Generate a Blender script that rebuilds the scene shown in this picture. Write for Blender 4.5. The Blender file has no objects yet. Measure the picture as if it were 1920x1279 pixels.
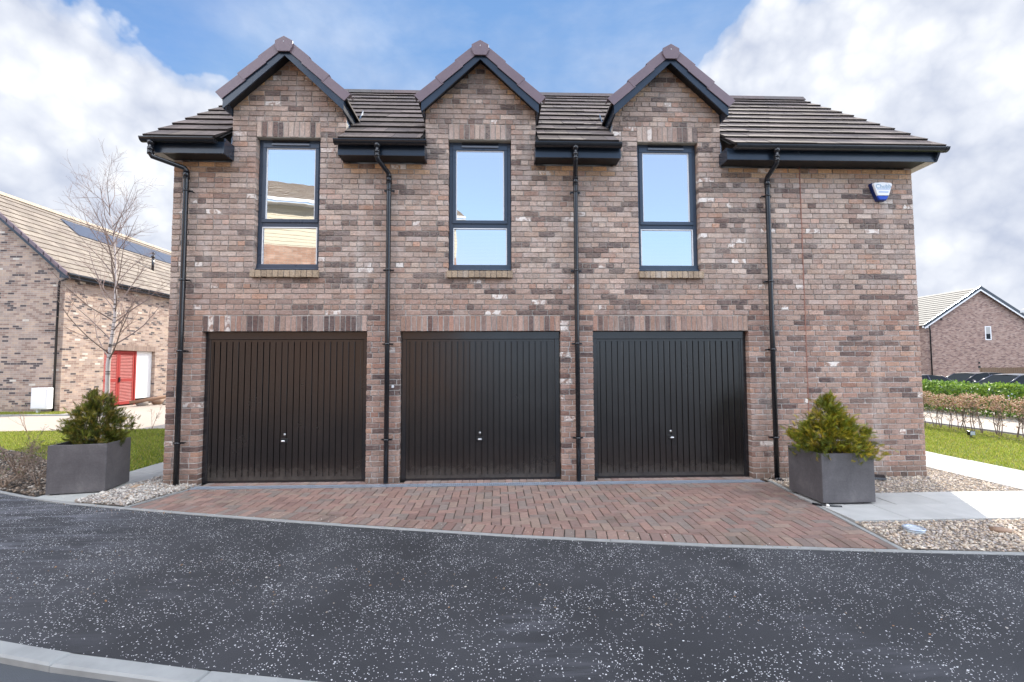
import bpy, bmesh, math, random
import numpy as np
from mathutils import Vector, Matrix
random.seed(7); rng = np.random.default_rng(7)
R = math.radians
S = bpy.context.scene
COL = S.collection

# ------------------------------------------------------------------ camera
cam = bpy.data.objects.new('camera', bpy.data.cameras.new('camera'))
COL.objects.link(cam); S.camera = cam
cam.data.sensor_width = 36.0; cam.data.lens = 16.0
cam.data.clip_start = 0.05; cam.data.clip_end = 3000
PITCH, YAW, ROLL = 0.0529, 0.0346, -0.0039
cy, sy = math.cos(YAW), math.sin(YAW)
cp, sp = math.cos(PITCH), math.sin(PITCH)
cr, sr = math.cos(ROLL), math.sin(ROLL)
ex = Vector((cy, -sy, 0)); ey0 = Vector((sy, cy, 0)); ez0 = Vector((0, 0, 1))
fw = ey0 * cp + ez0 * sp; ez = ez0 * cp - ey0 * sp
rt = ex * cr + ez * sr; up = ez * cr - ex * sr
m = Matrix((rt, up, -fw)).transposed().to_4x4()
m.translation = Vector((0.2205, -6.5062, 1.6486))
cam.matrix_world = m
S.render.resolution_x, S.render.resolution_y = 1024, 682

# ------------------------------------------------------------------ light
SUN_EL, SUN_AZ = R(38), R(31)          # azimuth from +y towards +x
sd = Vector((math.sin(SUN_AZ) * math.cos(SUN_EL), math.cos(SUN_AZ) * math.cos(SUN_EL), math.sin(SUN_EL)))
sun = bpy.data.objects.new('sun', bpy.data.lights.new('sun', 'SUN'))
COL.objects.link(sun)
sun.data.energy = 4.8; sun.data.angle = R(0.53); sun.data.color = (1.0, 0.93, 0.82)
sun.rotation_euler = sd.to_track_quat('Z', 'Y').to_euler()
S.view_settings.view_transform = 'Standard'; S.view_settings.look = 'None'
S.view_settings.exposure = 0.62; S.view_settings.gamma = 1.0; S.view_settings.use_curve_mapping = False

def nd(nt, typ, **kw):
    n = nt.nodes.new(typ)
    for k, v in kw.items():
        if k == 'inp':
            for a, b in v.items():
                n.inputs[a].default_value = b
        else: setattr(n, k, v)
    return n
def math_(nt, op, a, b=None, clamp=False, c=None):
    n = nt.nodes.new('ShaderNodeMath'); n.operation = op; n.use_clamp = clamp
    for i, v in enumerate((a, b, c)):
        if v is None: continue
        if isinstance(v, (int, float)): n.inputs[i].default_value = v
        else: nt.links.new(v, n.inputs[i])
    return n.outputs[0]
def mix_(nt, fac, a, b, blend='MIX'):
    n = nt.nodes.new('ShaderNodeMix'); n.data_type = 'RGBA'; n.blend_type = blend
    for idx, v in ((0, fac), (6, a), (7, b)):
        if isinstance(v, (int, float)): n.inputs[idx].default_value = v
        elif isinstance(v, (tuple, list)): n.inputs[idx].default_value = (*v[:3], 1)
        else: nt.links.new(v, n.inputs[idx])
    return n.outputs[2]
def ramp_(nt, fac, stops, interp='LINEAR'):
    n = nt.nodes.new('ShaderNodeValToRGB'); n.color_ramp.interpolation = interp
    e = n.color_ramp.elements
    while len(e) < len(stops): e.new(0.5)
    for el, (p, c) in zip(e, stops):
        el.position = p; el.color = (*c, 1) if isinstance(c, (tuple, list)) else (c, c, c, 1)
    nt.links.new(fac, n.inputs[0]); return n.outputs[0]
def noise_(nt, vec, scale, detail=4, rough=0.5, dist=0.0):
    n = nt.nodes.new('ShaderNodeTexNoise'); n.inputs['Scale'].default_value = scale
    n.inputs['Detail'].default_value = detail; n.inputs['Roughness'].default_value = rough
    n.inputs['Distortion'].default_value = dist
    if vec is not None: nt.links.new(vec, n.inputs['Vector'])
    return n.outputs[0]

world = bpy.data.worlds.new('World'); S.world = world; world.use_nodes = True
nt = world.node_tree; nt.nodes.clear()
wo = nd(nt, 'ShaderNodeOutputWorld'); bg = nd(nt, 'ShaderNodeBackground'); bg.inputs[1].default_value = 0.10
sky = nd(nt, 'ShaderNodeTexSky', sky_type='NISHITA', sun_disc=False, sun_elevation=SUN_EL, sun_rotation=SUN_AZ,
         air_density=1.0, dust_density=0.6, ozone_density=2.0)
tc = nd(nt, 'ShaderNodeTexCoord'); D = tc.outputs['Generated']
sep = nd(nt, 'ShaderNodeSeparateXYZ'); nt.links.new(D, sep.inputs[0])
zc = math_(nt, 'MAXIMUM', sep.outputs[2], 0.0)
den = math_(nt, 'ADD', zc, 0.42)
vx = math_(nt, 'DIVIDE', sep.outputs[0], den); vy = math_(nt, 'DIVIDE', sep.outputs[1], den)
cmb = nd(nt, 'ShaderNodeCombineXYZ'); nt.links.new(vx, cmb.inputs[0]); nt.links.new(vy, cmb.inputs[1]); nt.links.new(zc, cmb.inputs[2])
CV = cmb.outputs[0]
def blob(d, r, w):
    d = Vector(d).normalized()
    n = nd(nt, 'ShaderNodeVectorMath', operation='DISTANCE'); nt.links.new(D, n.inputs[0]); n.inputs[1].default_value = d
    a = math_(nt, 'DIVIDE', n.outputs['Value'], r)
    a = math_(nt, 'MULTIPLY', a, a); a = math_(nt, 'MULTIPLY', a, -1.0); a = math_(nt, 'EXPONENT', a)
    return math_(nt, 'MULTIPLY', a, w)
# (direction, radius, weight): cloud banks and blue gaps; the unseen banks behind the camera are added fill
BLOBS = [((-0.86, 1, 0.42), 0.30, 0.34), ((-1.15, 1, 0.62), 0.26, 0.22), ((-0.95, 1, 0.20), 0.28, 0.30), ((-0.62, 1, 0.50), 0.14, 0.14),
         ((-0.9, 1, 0.78), 0.12, -0.28), ((-0.3, 1, 0.74), 0.26, -0.30), ((0.15, 1, 0.70), 0.30, -0.34), ((-0.05, 1, 0.5), 0.22, -0.30),
         ((0.62, 1, 0.66), 0.22, 0.26), ((0.85, 1, 0.45), 0.30, 0.32), ((1.0, 1, 0.72), 0.20, 0.22), ((0.98, 1, 0.20), 0.07, -0.12),
         ((0.95, 1, 0.10), 0.16, 0.26), ((0.42, 1, 0.74), 0.08, -0.05),
         ((0.05, -1, 0.42), 0.55, -0.42), ((-0.9, -0.6, 0.9), 0.45, 0.22), ((1.0, -0.5, 0.8), 0.5, 0.25), ((0, -0.7, 1.2), 0.4, 0.26)]
den2 = math_(nt, 'ADD', zc, 1.1)
cm2 = nd(nt, 'ShaderNodeCombineXYZ'); nt.links.new(math_(nt, 'DIVIDE', sep.outputs[0], den2), cm2.inputs[0]); nt.links.new(math_(nt, 'DIVIDE', sep.outputs[1], den2), cm2.inputs[1]); nt.links.new(math_(nt, 'MULTIPLY', zc, 1.25), cm2.inputs[2])
CV = cm2.outputs[0]
def puff(scale, warp):
    w = nd(nt, 'ShaderNodeTexNoise'); w.inputs['Scale'].default_value = scale * 1.3; w.inputs['Detail'].default_value = 4; nt.links.new(D, w.inputs[0])
    a_ = nd(nt, 'ShaderNodeVectorMath', operation='MULTIPLY_ADD'); nt.links.new(w.outputs['Color'], a_.inputs[0]); a_.inputs[1].default_value = (warp,) * 3; nt.links.new(D, a_.inputs[2])
    v = nd(nt, 'ShaderNodeTexVoronoi', feature='F1'); v.inputs['Scale'].default_value = scale; nt.links.new(a_.outputs[0], v.inputs['Vector'])
    return math_(nt, 'SUBTRACT', 0.5, v.outputs['Distance'])
P1, P2, P3 = puff(6.5, .16), puff(15, .07), puff(34, .03)
acc = noise_(nt, D, 2.7, 8, 0.5, 0.0)
for pf_, wt in ((P1, .17), (P2, .09), (P3, .045)): acc = math_(nt, 'ADD', acc, math_(nt, 'MULTIPLY', pf_, wt))
for d, r, w in BLOBS: acc = math_(nt, 'ADD', acc, blob(d, r, w))
mask = ramp_(nt, acc, [(0.555, 0.0), (0.60, 0.6), (0.68, 1.0)], 'EASE')
tex = math_(nt, 'ADD', math_(nt, 'ADD', math_(nt, 'MULTIPLY', P1, .45), math_(nt, 'MULTIPLY', P2, .30)), math_(nt, 'MULTIPLY_ADD', P3, .18, c=.31))
big_ = noise_(nt, D, 3.3, 6, 0.55)
shade = ramp_(nt, math_(nt, 'ADD', math_(nt, 'MULTIPLY', tex, .6), math_(nt, 'MULTIPLY', big_, .4)), [(0.24, 0.0), (0.42, 0.5), (0.57, 1.0)])
ccol = mix_(nt, shade, (3.8, 4.2, 5.2), (7.9, 8.0, 8.1))
# clouds away from the sun brightened, as added fill light on the shaded facade
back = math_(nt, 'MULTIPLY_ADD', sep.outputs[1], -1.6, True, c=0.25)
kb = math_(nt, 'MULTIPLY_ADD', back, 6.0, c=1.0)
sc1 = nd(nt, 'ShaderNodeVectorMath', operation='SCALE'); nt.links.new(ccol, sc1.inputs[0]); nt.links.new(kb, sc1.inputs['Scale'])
skc = mix_(nt, 1.0, sky.outputs[0], (1.0, 1.2, 1.35), 'MULTIPLY')
mn = nd(nt, 'ShaderNodeVectorMath', operation='MINIMUM'); nt.links.new(skc, mn.inputs[0])
alt = ramp_(nt, sep.outputs[2], [(0.0, (.46, .58, .72)), (0.30, (.25, .41, .67)), (0.75, (.13, .28, .58))])
sc9 = nd(nt, 'ShaderNodeVectorMath', operation='SCALE'); nt.links.new(alt, sc9.inputs[0]); sc9.inputs['Scale'].default_value = 8.6
nt.links.new(sc9.outputs[0], mn.inputs[1]); skc = mn.outputs[0]
wisp = math_(nt, 'MULTIPLY', ramp_(nt, noise_(nt, CV, 2.6, 8, 0.6, 0.3), [(.45, 0.03), (.68, 1.0)]), 0.40)
wisp = math_(nt, 'MULTIPLY', wisp, math_(nt, 'MULTIPLY_ADD', sep.outputs[1], 3.0, True, c=0.0))
mask2 = math_(nt, 'MAXIMUM', mask, wisp)
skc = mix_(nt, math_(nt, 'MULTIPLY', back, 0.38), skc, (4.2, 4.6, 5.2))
scb = nd(nt, 'ShaderNodeVectorMath', operation='SCALE'); nt.links.new(skc, scb.inputs[0]); nt.links.new(math_(nt, 'MULTIPLY_ADD', back, 0.85, c=1.0), scb.inputs['Scale'])  # clear sky behind the camera also boosted, for pane reflections and facade fill
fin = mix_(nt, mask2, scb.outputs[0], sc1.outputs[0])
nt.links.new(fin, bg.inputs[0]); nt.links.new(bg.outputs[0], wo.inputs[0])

# ------------------------------------------------------------------ helpers
class MB:
    def __init__(s): s.v = []; s.f = []; s.c = []; s.p = []; s.col = (1, 1, 1); s.par = (0, 0, 0); s.sm = []; s.smooth = False
    def add(s, vs, fs, col=None, par=None):
        b = len(s.v); s.v.extend(vs); c = col or s.col; p = par or s.par
        for f in fs: s.f.append([b + i for i in f]); s.c.append(c); s.p.append(p); s.sm.append(s.smooth)
    def box(s, x0, x1, y0, y1, z0, z1, **k):
        s.add([(x0, y0, z0), (x1, y0, z0), (x1, y1, z0), (x0, y1, z0), (x0, y0, z1), (x1, y0, z1), (x1, y1, z1), (x0, y1, z1)],
              [(0, 3, 2, 1), (4, 5, 6, 7), (0, 1, 5, 4), (1, 2, 6, 5), (2, 3, 7, 6), (3, 0, 4, 7)], **k)
    def obox(s, o, u, v, w, **k):   # origin corner and three edge vectors
        o, u, v, w = map(Vector, (o, u, v, w))
        P = [o, o + u, o + u + v, o + v, o + w, o + u + w, o + u + v + w, o + v + w]
        fl = u.cross(v).dot(w) < 0
        F = [(0, 3, 2, 1), (4, 5, 6, 7), (0, 1, 5, 4), (1, 2, 6, 5), (2, 3, 7, 6), (3, 0, 4, 7)]
        if fl: F = [f[::-1] for f in F]
        s.add([tuple(p) for p in P], F, **k)
    def prism(s, poly, w, **k):     # planar polygon (3-D points) extruded by vector w
        n = len(poly); w = Vector(w); A = [Vector(p) for p in poly]
        nn = sum(((A[i] - A[0]).cross(A[(i + 1) % n] - A[0]) for i in range(1, n - 1)), Vector())
        if nn.dot(w) > 0: A = A[::-1]
        B = [a + w for a in A]
        s.add([tuple(p) for p in A + B], [tuple(range(n)), tuple(range(2 * n - 1, n - 1, -1))] + [(i, n + i, n + (i + 1) % n, (i + 1) % n)for i in range(n)], **k)
    def tube(s, pts, r, n=10, cap=True, arc=None, smooth=True, **k):
        pts = [Vector(p) for p in pts]; m = len(pts); rr = r if isinstance(r, (list, tuple)) else [r] * m
        o = s.smooth; s.smooth = smooth; vs = []
        t0 = (pts[1] - pts[0]).normalized(); a = Vector((0, 0, 1)) if abs(t0.z) < 0.9 else Vector((0, 1, 0))
        nrm = (a - t0 * a.dot(t0)).normalized()
        for i in range(m):
            t = ((pts[min(i + 1, m - 1)] - pts[i]).normalized() + (pts[i] - pts[max(i - 1, 0)]).normalized()).normalized() if 0 < i < m - 1 else (pts[min(i + 1, m - 1)] - pts[max(i - 1, 0)]).normalized()
            nrm = (nrm - t * nrm.dot(t)).normalized(); bi = t.cross(nrm)
            for j in range(n):
                an = 2 * math.pi * j / n; vs.append(tuple(pts[i] + (nrm * math.cos(an) + bi * math.sin(an)) * rr[i]))
        fs = [(i * n + j, i * n + (j + 1) % n, (i + 1) * n + (j + 1) % n, (i + 1) * n + j) for i in range(m - 1) for j in range(n)]
        if cap: fs += [tuple(range(n - 1, -1, -1)), tuple((m - 1) * n + j for j in range(n))]
        s.add(vs, fs, **k); s.smooth = o
    def build(s, name, mat, parent=None, loc=None, bevel=0, smooth=None):
        me = bpy.data.meshes.new(name); me.from_pydata(s.v, [], s.f); me.update()
        if len(set(s.c)) > 1 or s.c and s.c[0] != (1, 1, 1):
            ln = np.array([len(f) for f in s.f])
            a = me.color_attributes.new('col', 'FLOAT_COLOR', 'CORNER')
            cc = np.repeat(np.c_[np.array(s.c), np.ones(len(s.c))], ln, axis=0); a.data.foreach_set('color', cc.ravel().astype(np.float32))
            b = me.color_attributes.new('par', 'FLOAT_COLOR', 'CORNER')
            cc = np.repeat(np.c_[np.array(s.p), np.ones(len(s.p))], ln, axis=0); b.data.foreach_set('color', cc.ravel().astype(np.float32))
        if any(s.sm): me.polygons.foreach_set('use_smooth', s.sm)
        return link(name, me, mat, parent, loc, bevel)
def link(name, me, mat, parent=None, loc=None, bevel=0):
    if mat is not None and not me.materials: me.materials.append(mat)
    o = bpy.data.objects.new(name, me); COL.objects.link(o); o.parent = parent
    if loc: o.location = loc
    if bevel:
        b = o.modifiers.new('bevel', 'BEVEL'); b.width = bevel; b.segments = 2; b.limit_method = 'ANGLE'; b.angle_limit = R(40)
    return o
def tag(o, label=None, cat=None, group=None, kind=None):
    if label: o['label'] = label
    if cat: o['category'] = cat
    if group: o['group'] = group
    if kind: o['kind'] = kind
    return o
def empty(name, loc=(0, 0, 0), rz=0, **k):
    o = bpy.data.objects.new(name, None); COL.objects.link(o); o.location = loc; o.rotation_euler = (0, 0, rz); o.empty_display_size = 0.2
    return tag(o, **k)
def fastmesh(name, V, F, colors=None, smooth=False):   # V (n,3), F (m,k) all k-gons, colors per face
    me = bpy.data.meshes.new(name); n, k = F.shape
    me.vertices.add(len(V)); me.vertices.foreach_set('co', V.astype(np.float32).ravel())
    me.loops.add(n * k); me.loops.foreach_set('vertex_index', F.astype(np.int32).ravel())
    me.polygons.add(n); me.polygons.foreach_set('loop_start', np.arange(0, n * k, k, dtype=np.int32))
    me.polygons.foreach_set('loop_total', np.full(n, k, dtype=np.int32))
    if smooth: me.polygons.foreach_set('use_smooth', np.ones(n, dtype=bool))
    me.update(calc_edges=True)
    if colors is not None:
        a = me.color_attributes.new('col', 'FLOAT_COLOR', 'CORNER')
        cc = np.repeat(np.c_[colors, np.ones(n)], k, axis=0); a.data.foreach_set('color', cc.astype(np.float32).ravel())
    return me

def mat_(name):
    m = bpy.data.materials.new(name); m.use_nodes = True; nt = m.node_tree
    return m, nt, nt.nodes['Principled BSDF']
def plain(name, col, rough=0.5, metal=0.0, var=0.12, scale=8.0, bump=0.0, bscale=60, spec=0.5, coat=0.0):
    m, nt, p = mat_(name); g = nd(nt, 'ShaderNodeNewGeometry').outputs['Position']
    n1 = noise_(nt, g, scale, 5, 0.6)
    f = math_(nt, 'MULTIPLY_ADD', n1, 2 * var, c=1 - var)
    sc = nd(nt, 'ShaderNodeVectorMath', operation='SCALE'); sc.inputs[0].default_value = col; nt.links.new(f, sc.inputs['Scale'])
    nt.links.new(sc.outputs[0], p.inputs['Base Color'])
    nt.links.new(math_(nt, 'MULTIPLY_ADD', n1, 0.2, c=rough - 0.1), p.inputs['Roughness'])
    p.inputs['Metallic'].default_value = metal; p.inputs['Specular IOR Level'].default_value = spec
    if coat: p.inputs['Coat Weight'].default_value = coat
    if bump:
        b = nd(nt, 'ShaderNodeBump'); b.inputs['Strength'].default_value = bump; b.inputs['Distance'].default_value = 0.01
        nt.links.new(noise_(nt, g, bscale, 4, 0.6), b.inputs['Height']); nt.links.new(b.outputs[0], p.inputs['Normal'])
    return m
def attr_mat(name, rough=0.7, var=0.15, scale=30, bump=0.3, bscale=150, transl=0.0, spec=0.4, sheen=0):
    m, nt, p = mat_(name); g = nd(nt, 'ShaderNodeNewGeometry').outputs['Position']
    a = nd(nt, 'ShaderNodeAttribute', attribute_name='col')
    n1 = noise_(nt, g, scale, 5, 0.6); f = math_(nt, 'MULTIPLY_ADD', n1, 2 * var, c=1 - var)
    sc = nd(nt, 'ShaderNodeVectorMath', operation='SCALE'); nt.links.new(a.outputs[0], sc.inputs[0]); nt.links.new(f, sc.inputs['Scale'])
    nt.links.new(sc.outputs[0], p.inputs['Base Color']); p.inputs['Roughness'].default_value = rough; p.inputs['Specular IOR Level'].default_value = spec
    if bump:
        b = nd(nt, 'ShaderNodeBump'); b.inputs['Strength'].default_value = bump; b.inputs['Distance'].default_value = 0.004
        nt.links.new(noise_(nt, g, bscale, 4, 0.6), b.inputs['Height']); nt.links.new(b.outputs[0], p.inputs['Normal'])
    if transl:
        t = nd(nt, 'ShaderNodeBsdfTranslucent'); nt.links.new(sc.outputs[0], t.inputs[0])
        mx = nd(nt, 'ShaderNodeMixShader'); mx.inputs[0].default_value = transl
        nt.links.new(p.outputs[0], mx.inputs[1]); nt.links.new(t.outputs[0], mx.inputs[2]); nt.links.new(mx.outputs[0], nt.nodes['Material Output'].inputs[0])
    return m

# ------------------------------------------------------------------ materials
def make_facing_brick():
    m, nt, p = mat_('facing_brick'); g = nd(nt, 'ShaderNodeNewGeometry').outputs['Position']
    a = nd(nt, 'ShaderNodeAttribute', attribute_name='col').outputs[0]
    q = nd(nt, 'ShaderNodeSeparateColor'); nt.links.new(nd(nt, 'ShaderNodeAttribute', attribute_name='par').outputs[0], q.inputs[0])
    dark, pale, bloomv = q.outputs[0], q.outputs[1], q.outputs[2]
    n1 = noise_(nt, g, 38, 6, 0.65, 0.4)
    f = math_(nt, 'MULTIPLY_ADD', n1, 1.7, c=0.15)
    sc = nd(nt, 'ShaderNodeVectorMath', operation='SCALE'); nt.links.new(a, sc.inputs[0]); nt.links.new(f, sc.inputs['Scale'])
    base = sc.outputs[0]
    mp = nd(nt, 'ShaderNodeMapping'); mp.inputs['Scale'].default_value = (14, 14, 42); nt.links.new(g, mp.inputs[0])
    st = noise_(nt, mp.outputs[0], 1.0, 5, 0.7, 1.6)
    dk = ramp_(nt, st, [(0.40, 0.0), (0.52, 1.0)])
    base = mix_(nt, math_(nt, 'MULTIPLY', dark, math_(nt, 'MULTIPLY_ADD', dk, -0.42, c=1.0)), base, (0.060, 0.048, 0.052))
    pl = ramp_(nt, noise_(nt, g, 13, 5, 0.6, 0.6), [(0.44, 0.0), (0.54, 1.0)])
    base = mix_(nt, math_(nt, 'MULTIPLY', pale, pl), base, (0.80, 0.73, 0.66))
    bn = ramp_(nt, noise_(nt, g, 5, 7, 0.7, 0.5), [(0.40, 0.0), (0.75, 1.0)])
    bloomv = math_(nt, 'MULTIPLY', bloomv, math_(nt, 'MULTIPLY_ADD', dark, -0.85, c=1.0))
    base = mix_(nt, math_(nt, 'MULTIPLY', bloomv, bn), base, (0.62, 0.55, 0.51))
    sz = nd(nt, 'ShaderNodeSeparateXYZ'); nt.links.new(g, sz.inputs[0])
    damp = ramp_(nt, math_(nt, 'ADD', sz.outputs[2], math_(nt, 'MULTIPLY', noise_(nt, g, 2.5, 5, .6), .40)), [(0.24, 0.55), (0.46, 0.0)])
    base = mix_(nt, damp, base, (0.13, 0.10, 0.075))
    wv = nd(nt, 'ShaderNodeMapping'); wv.inputs['Scale'].default_value = (3.2, 3.2, .55); nt.links.new(g, wv.inputs[0])
    run = ramp_(nt, noise_(nt, wv.outputs[0], 1.0, 6, .6), [(.56, 0.0), (.74, .45)])
    base = mix_(nt, run, base, (0.60, 0.55, 0.50))
    nt.links.new(base, p.inputs['Base Color']); p.inputs['Roughness'].default_value = 0.85; p.inputs['Specular IOR Level'].default_value = 0.25
    b = nd(nt, 'ShaderNodeBump'); b.inputs['Strength'].default_value = 1.0; b.inputs['Distance'].default_value = 0.008
    h = math_(nt, 'ADD', noise_(nt, g, 70, 5, 0.65), math_(nt, 'MULTIPLY', math_(nt, 'MULTIPLY', dark, st), 1.8))
    nt.links.new(h, b.inputs['Height']); nt.links.new(b.outputs[0], p.inputs['Normal'])
    return m
def make_wall_brick(name, cols, axis='x', mortar=(0.45, 0.42, 0.38), bw=0.225, rh=0.075):
    """brick pattern for walls seen from far; axis = horizontal run of the wall"""
    m, nt, p = mat_(name); g = nd(nt, 'ShaderNodeNewGeometry').outputs['Position']
    s = nd(nt, 'ShaderNodeSeparateXYZ'); nt.links.new(g, s.inputs[0])
    u = s.outputs[0] if axis == 'x' else s.outputs[1] if axis == 'y' else math_(nt, 'ADD', s.outputs[0], s.outputs[1])
    c = nd(nt, 'ShaderNodeCombineXYZ'); nt.links.new(u, c.inputs[0]); nt.links.new(s.outputs[2], c.inputs[1])
    br = nd(nt, 'ShaderNodeTexBrick'); nt.links.new(c.outputs[0], br.inputs[0])
    br.inputs['Color1'].default_value = (0, 0, 0, 1); br.inputs['Color2'].default_value = (1, 1, 1, 1); br.inputs['Mortar'].default_value = (0, 0, 0, 1)
    br.inputs['Scale'].default_value = 1; br.inputs['Mortar Size'].default_value = 0.005; br.inputs['Brick Width'].default_value = bw; br.inputs['Row Height'].default_value = rh
    br.inputs['Mortar Smooth'].default_value = 0.2
    col = ramp_(nt, br.outputs[0], cols, 'CONSTANT')
    n1 = noise_(nt, g, 3.0, 7, 0.7); col = mix_(nt, 1.0, col, ramp_(nt, n1, [(0.3, 0.78), (0.7, 1.2)]), 'MULTIPLY')
    col = mix_(nt, br.outputs[1], col, mortar)
    nt.links.new(col, p.inputs['Base Color']); p.inputs['Roughness'].default_value = 0.9; p.inputs['Specular IOR Level'].default_value = 0.2
    b = nd(nt, 'ShaderNodeBump', invert=True); b.inputs['Strength'].default_value = 0.6; b.inputs['Distance'].default_value = 0.008
    nt.links.new(br.outputs[1], b.inputs['Height']); nt.links.new(b.outputs[0], p.inputs['Normal'])
    return m
BR_BROWN = [(0.0, (0.10, 0.08, 0.08)), (0.10, (0.30, 0.21, 0.17)), (0.35, (0.41, 0.31, 0.255)), (0.55, (0.37, 0.285, 0.24)), (0.75, (0.46, 0.345, 0.27)), (0.985, (0.60, 0.54, 0.47))]
BR_PINK = [(0.0, (0.22, 0.13, 0.11)), (0.2, (0.32, 0.20, 0.16)), (0.5, (0.38, 0.25, 0.20)), (0.8, (0.43, 0.30, 0.245))]
M = {}
M['brick'] = make_facing_brick()
def mortar():
    m, nt, p = mat_('mortar'); g = nd(nt, 'ShaderNodeNewGeometry').outputs['Position']; sx = nd(nt, 'ShaderNodeSeparateXYZ'); nt.links.new(g, sx.inputs[0])
    n1 = noise_(nt, g, 9, 5, .6); w = math_(nt, 'ADD', math_(nt, 'MULTIPLY', sx.outputs[2], .33), math_(nt, 'MULTIPLY', noise_(nt, g, 1.2, 4), .35))
    c = ramp_(nt, w, [(0.85, (.56, .53, .49)), (1.0, (.40, .36, .315))]); c = mix_(nt, 1.0, c, ramp_(nt, n1, [(.3, .7), (.7, 1.25)]), 'MULTIPLY')
    nt.links.new(c, p.inputs['Base Color']); p.inputs['Roughness'].default_value = .92; p.inputs['Specular IOR Level'].default_value = .2
    return m
M['mortar'] = mortar()
M['side_brick'] = make_wall_brick('side_brick', BR_BROWN, 'xy')
M['pink_brick'] = make_wall_brick('pink_brick', BR_PINK, 'xy')
M['flat_brick'] = make_wall_brick('flat_brick', [(0.0, (0.42, 0.25, 0.18)), (0.5, (0.48, 0.30, 0.22)), (0.8, (0.52, 0.35, 0.27))], 'xy')
M['render'] = plain('cream_render', (0.72, 0.66, 0.52), 0.8, var=0.05)
M['black'] = plain('black_plastic', (0.012, 0.013, 0.016), 0.22, var=0.2, scale=3, spec=0.55)
M['fascia'] = plain('fascia_black', (0.016, 0.026, 0.042), 0.24, var=0.2, scale=4, spec=0.6)
M['soffit'] = plain('soffit_black', (0.012, 0.012, 0.013), 0.6, var=0.2)
M['soffit_pale'] = plain('soffit_pale', (0.55, 0.50, 0.44), 0.6, var=0.06)
M['frame'] = plain('window_grey', (0.040, 0.058, 0.088), 0.30, var=0.1, scale=5, spec=0.5)
M['door'] = plain('garage_paint', (0.012, 0.010, 0.0095), 0.24, var=0.3, scale=2.2, bump=0.09, bscale=7, spec=0.75)
nt = M['door'].node_tree; p = nt.nodes['Principled BSDF']; src = p.inputs['Base Color'].links[0].from_socket
g = nd(nt, 'ShaderNodeNewGeometry').outputs['Position']; sx_ = nd(nt, 'ShaderNodeSeparateXYZ'); nt.links.new(g, sx_.inputs[0])
du = ramp_(nt, math_(nt, 'ADD', sx_.outputs[2], math_(nt, 'MULTIPLY', noise_(nt, g, 9, 6, .7), .5)), [(.26, .45), (.52, 0.0)])
sc_r = ramp_(nt, noise_(nt, g, 26, 3, .8), [(.72, 0.0), (.76, .5)])
nt.links.new(mix_(nt, math_(nt, 'MAXIMUM', du, math_(nt, 'MULTIPLY', sc_r, .35)), src, (.11, .095, .08)), p.inputs['Base Color'])
M['doorframe'] = plain('garage_frame_paint', (0.016, 0.016, 0.018), 0.2, var=0.2, scale=2, spec=0.7)
M['chrome'] = plain('chrome', (0.75, 0.75, 0.75), 0.15, 1.0, var=0.05)
M['lead'] = plain('lead_sheet', (0.20, 0.26, 0.34), 0.45, var=0.2, scale=14, spec=0.5)
M['white'] = plain('white_upvc', (0.80, 0.80, 0.80), 0.4, var=0.03)
M['galv'] = plain('galvanised', (0.50, 0.56, 0.64), 0.35, 0.6, var=0.15, scale=30)
M['dark'] = plain('dark_void', (0.01, 0.01, 0.01), 0.8)
M['room'] = plain('room_paint', (0.42, 0.41, 0.39), 0.8)
M['verge'] = plain('verge_plastic', (0.155, 0.110, 0.125), 0.45, var=0.14, scale=6, bump=0.1, bscale=120)
M['tile'] = attr_mat('roof_tile', 0.9, 0.35, 14, 0.5, 90, spec=0.12)
M['tan_tile'] = attr_mat('tan_roof_tile', 0.75, 0.12, 4, 0.2, 60)
M['paver'] = attr_mat('paver', 0.8, 0.30, 22, 0.6, 160, spec=0.35)
nt = M['paver'].node_tree; p = nt.nodes['Principled BSDF']; src = p.inputs['Base Color'].links[0].from_socket
g = nd(nt, 'ShaderNodeNewGeometry').outputs['Position']; sx_ = nd(nt, 'ShaderNodeSeparateXYZ'); nt.links.new(g, sx_.inputs[0])
e1 = ramp_(nt, math_(nt, 'ADD', math_(nt, 'MULTIPLY', sx_.outputs[1], .55), noise_(nt, g, 3.5, 7, .65)), [(.42, 0.0), (.58, .22)])
e2 = ramp_(nt, noise_(nt, g, 1.6, 4, .5, .4), [(.58, 0.0), (.70, .45)])
c_ = mix_(nt, e1, src, (.42, .38, .35)); c_ = mix_(nt, e2, c_, (.10, .09, .07)); nt.links.new(c_, p.inputs['Base Color'])
M['joint'] = plain('joint_sand', (0.030, 0.026, 0.02), 0.95, var=0.4, scale=40)
M['concrete'] = plain('edging_concrete', (0.30, 0.30, 0.285), 0.85, var=0.25, scale=9, bump=0.3, bscale=150)
M['kerb'] = plain('kerb_concrete', (0.33, 0.335, 0.32), 0.8, var=0.28, scale=5, bump=0.2, bscale=120)
M['slab'] = attr_mat('paving_slab', 0.75, 0.22, 5, 0.3, 130)
M['pebble'] = attr_mat('pebble', 0.7, 0.2, 60, 0.2, 200)
M['grass'] = attr_mat('grass_blade', 0.6, 0.15, 3, 0, transl=0.35)
M['soil'] = plain('soil', (0.055, 0.042, 0.032), 0.95, var=0.5, scale=14, bump=0.8, bscale=60)
M['turf'] = plain('turf_soil', (0.09, 0.13, 0.015), 0.95, var=0.4, scale=7, bump=0.5)
M['gravelbase'] = plain('gravel_bed', (0.23, 0.19, 0.15), 0.95, var=0.4, scale=50, bump=0.8, bscale=60)
M['leaf'] = attr_mat('foliage', 0.55, 0.12, 9, 0, transl=0.25)
M['bark'] = attr_mat('bark', 0.85, 0.3, 25, 0.5, 60)
M['pale_road'] = plain('pale_block_road', (0.40, 0.34, 0.28), 0.9, var=0.12, scale=3, bump=0.2)
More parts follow.
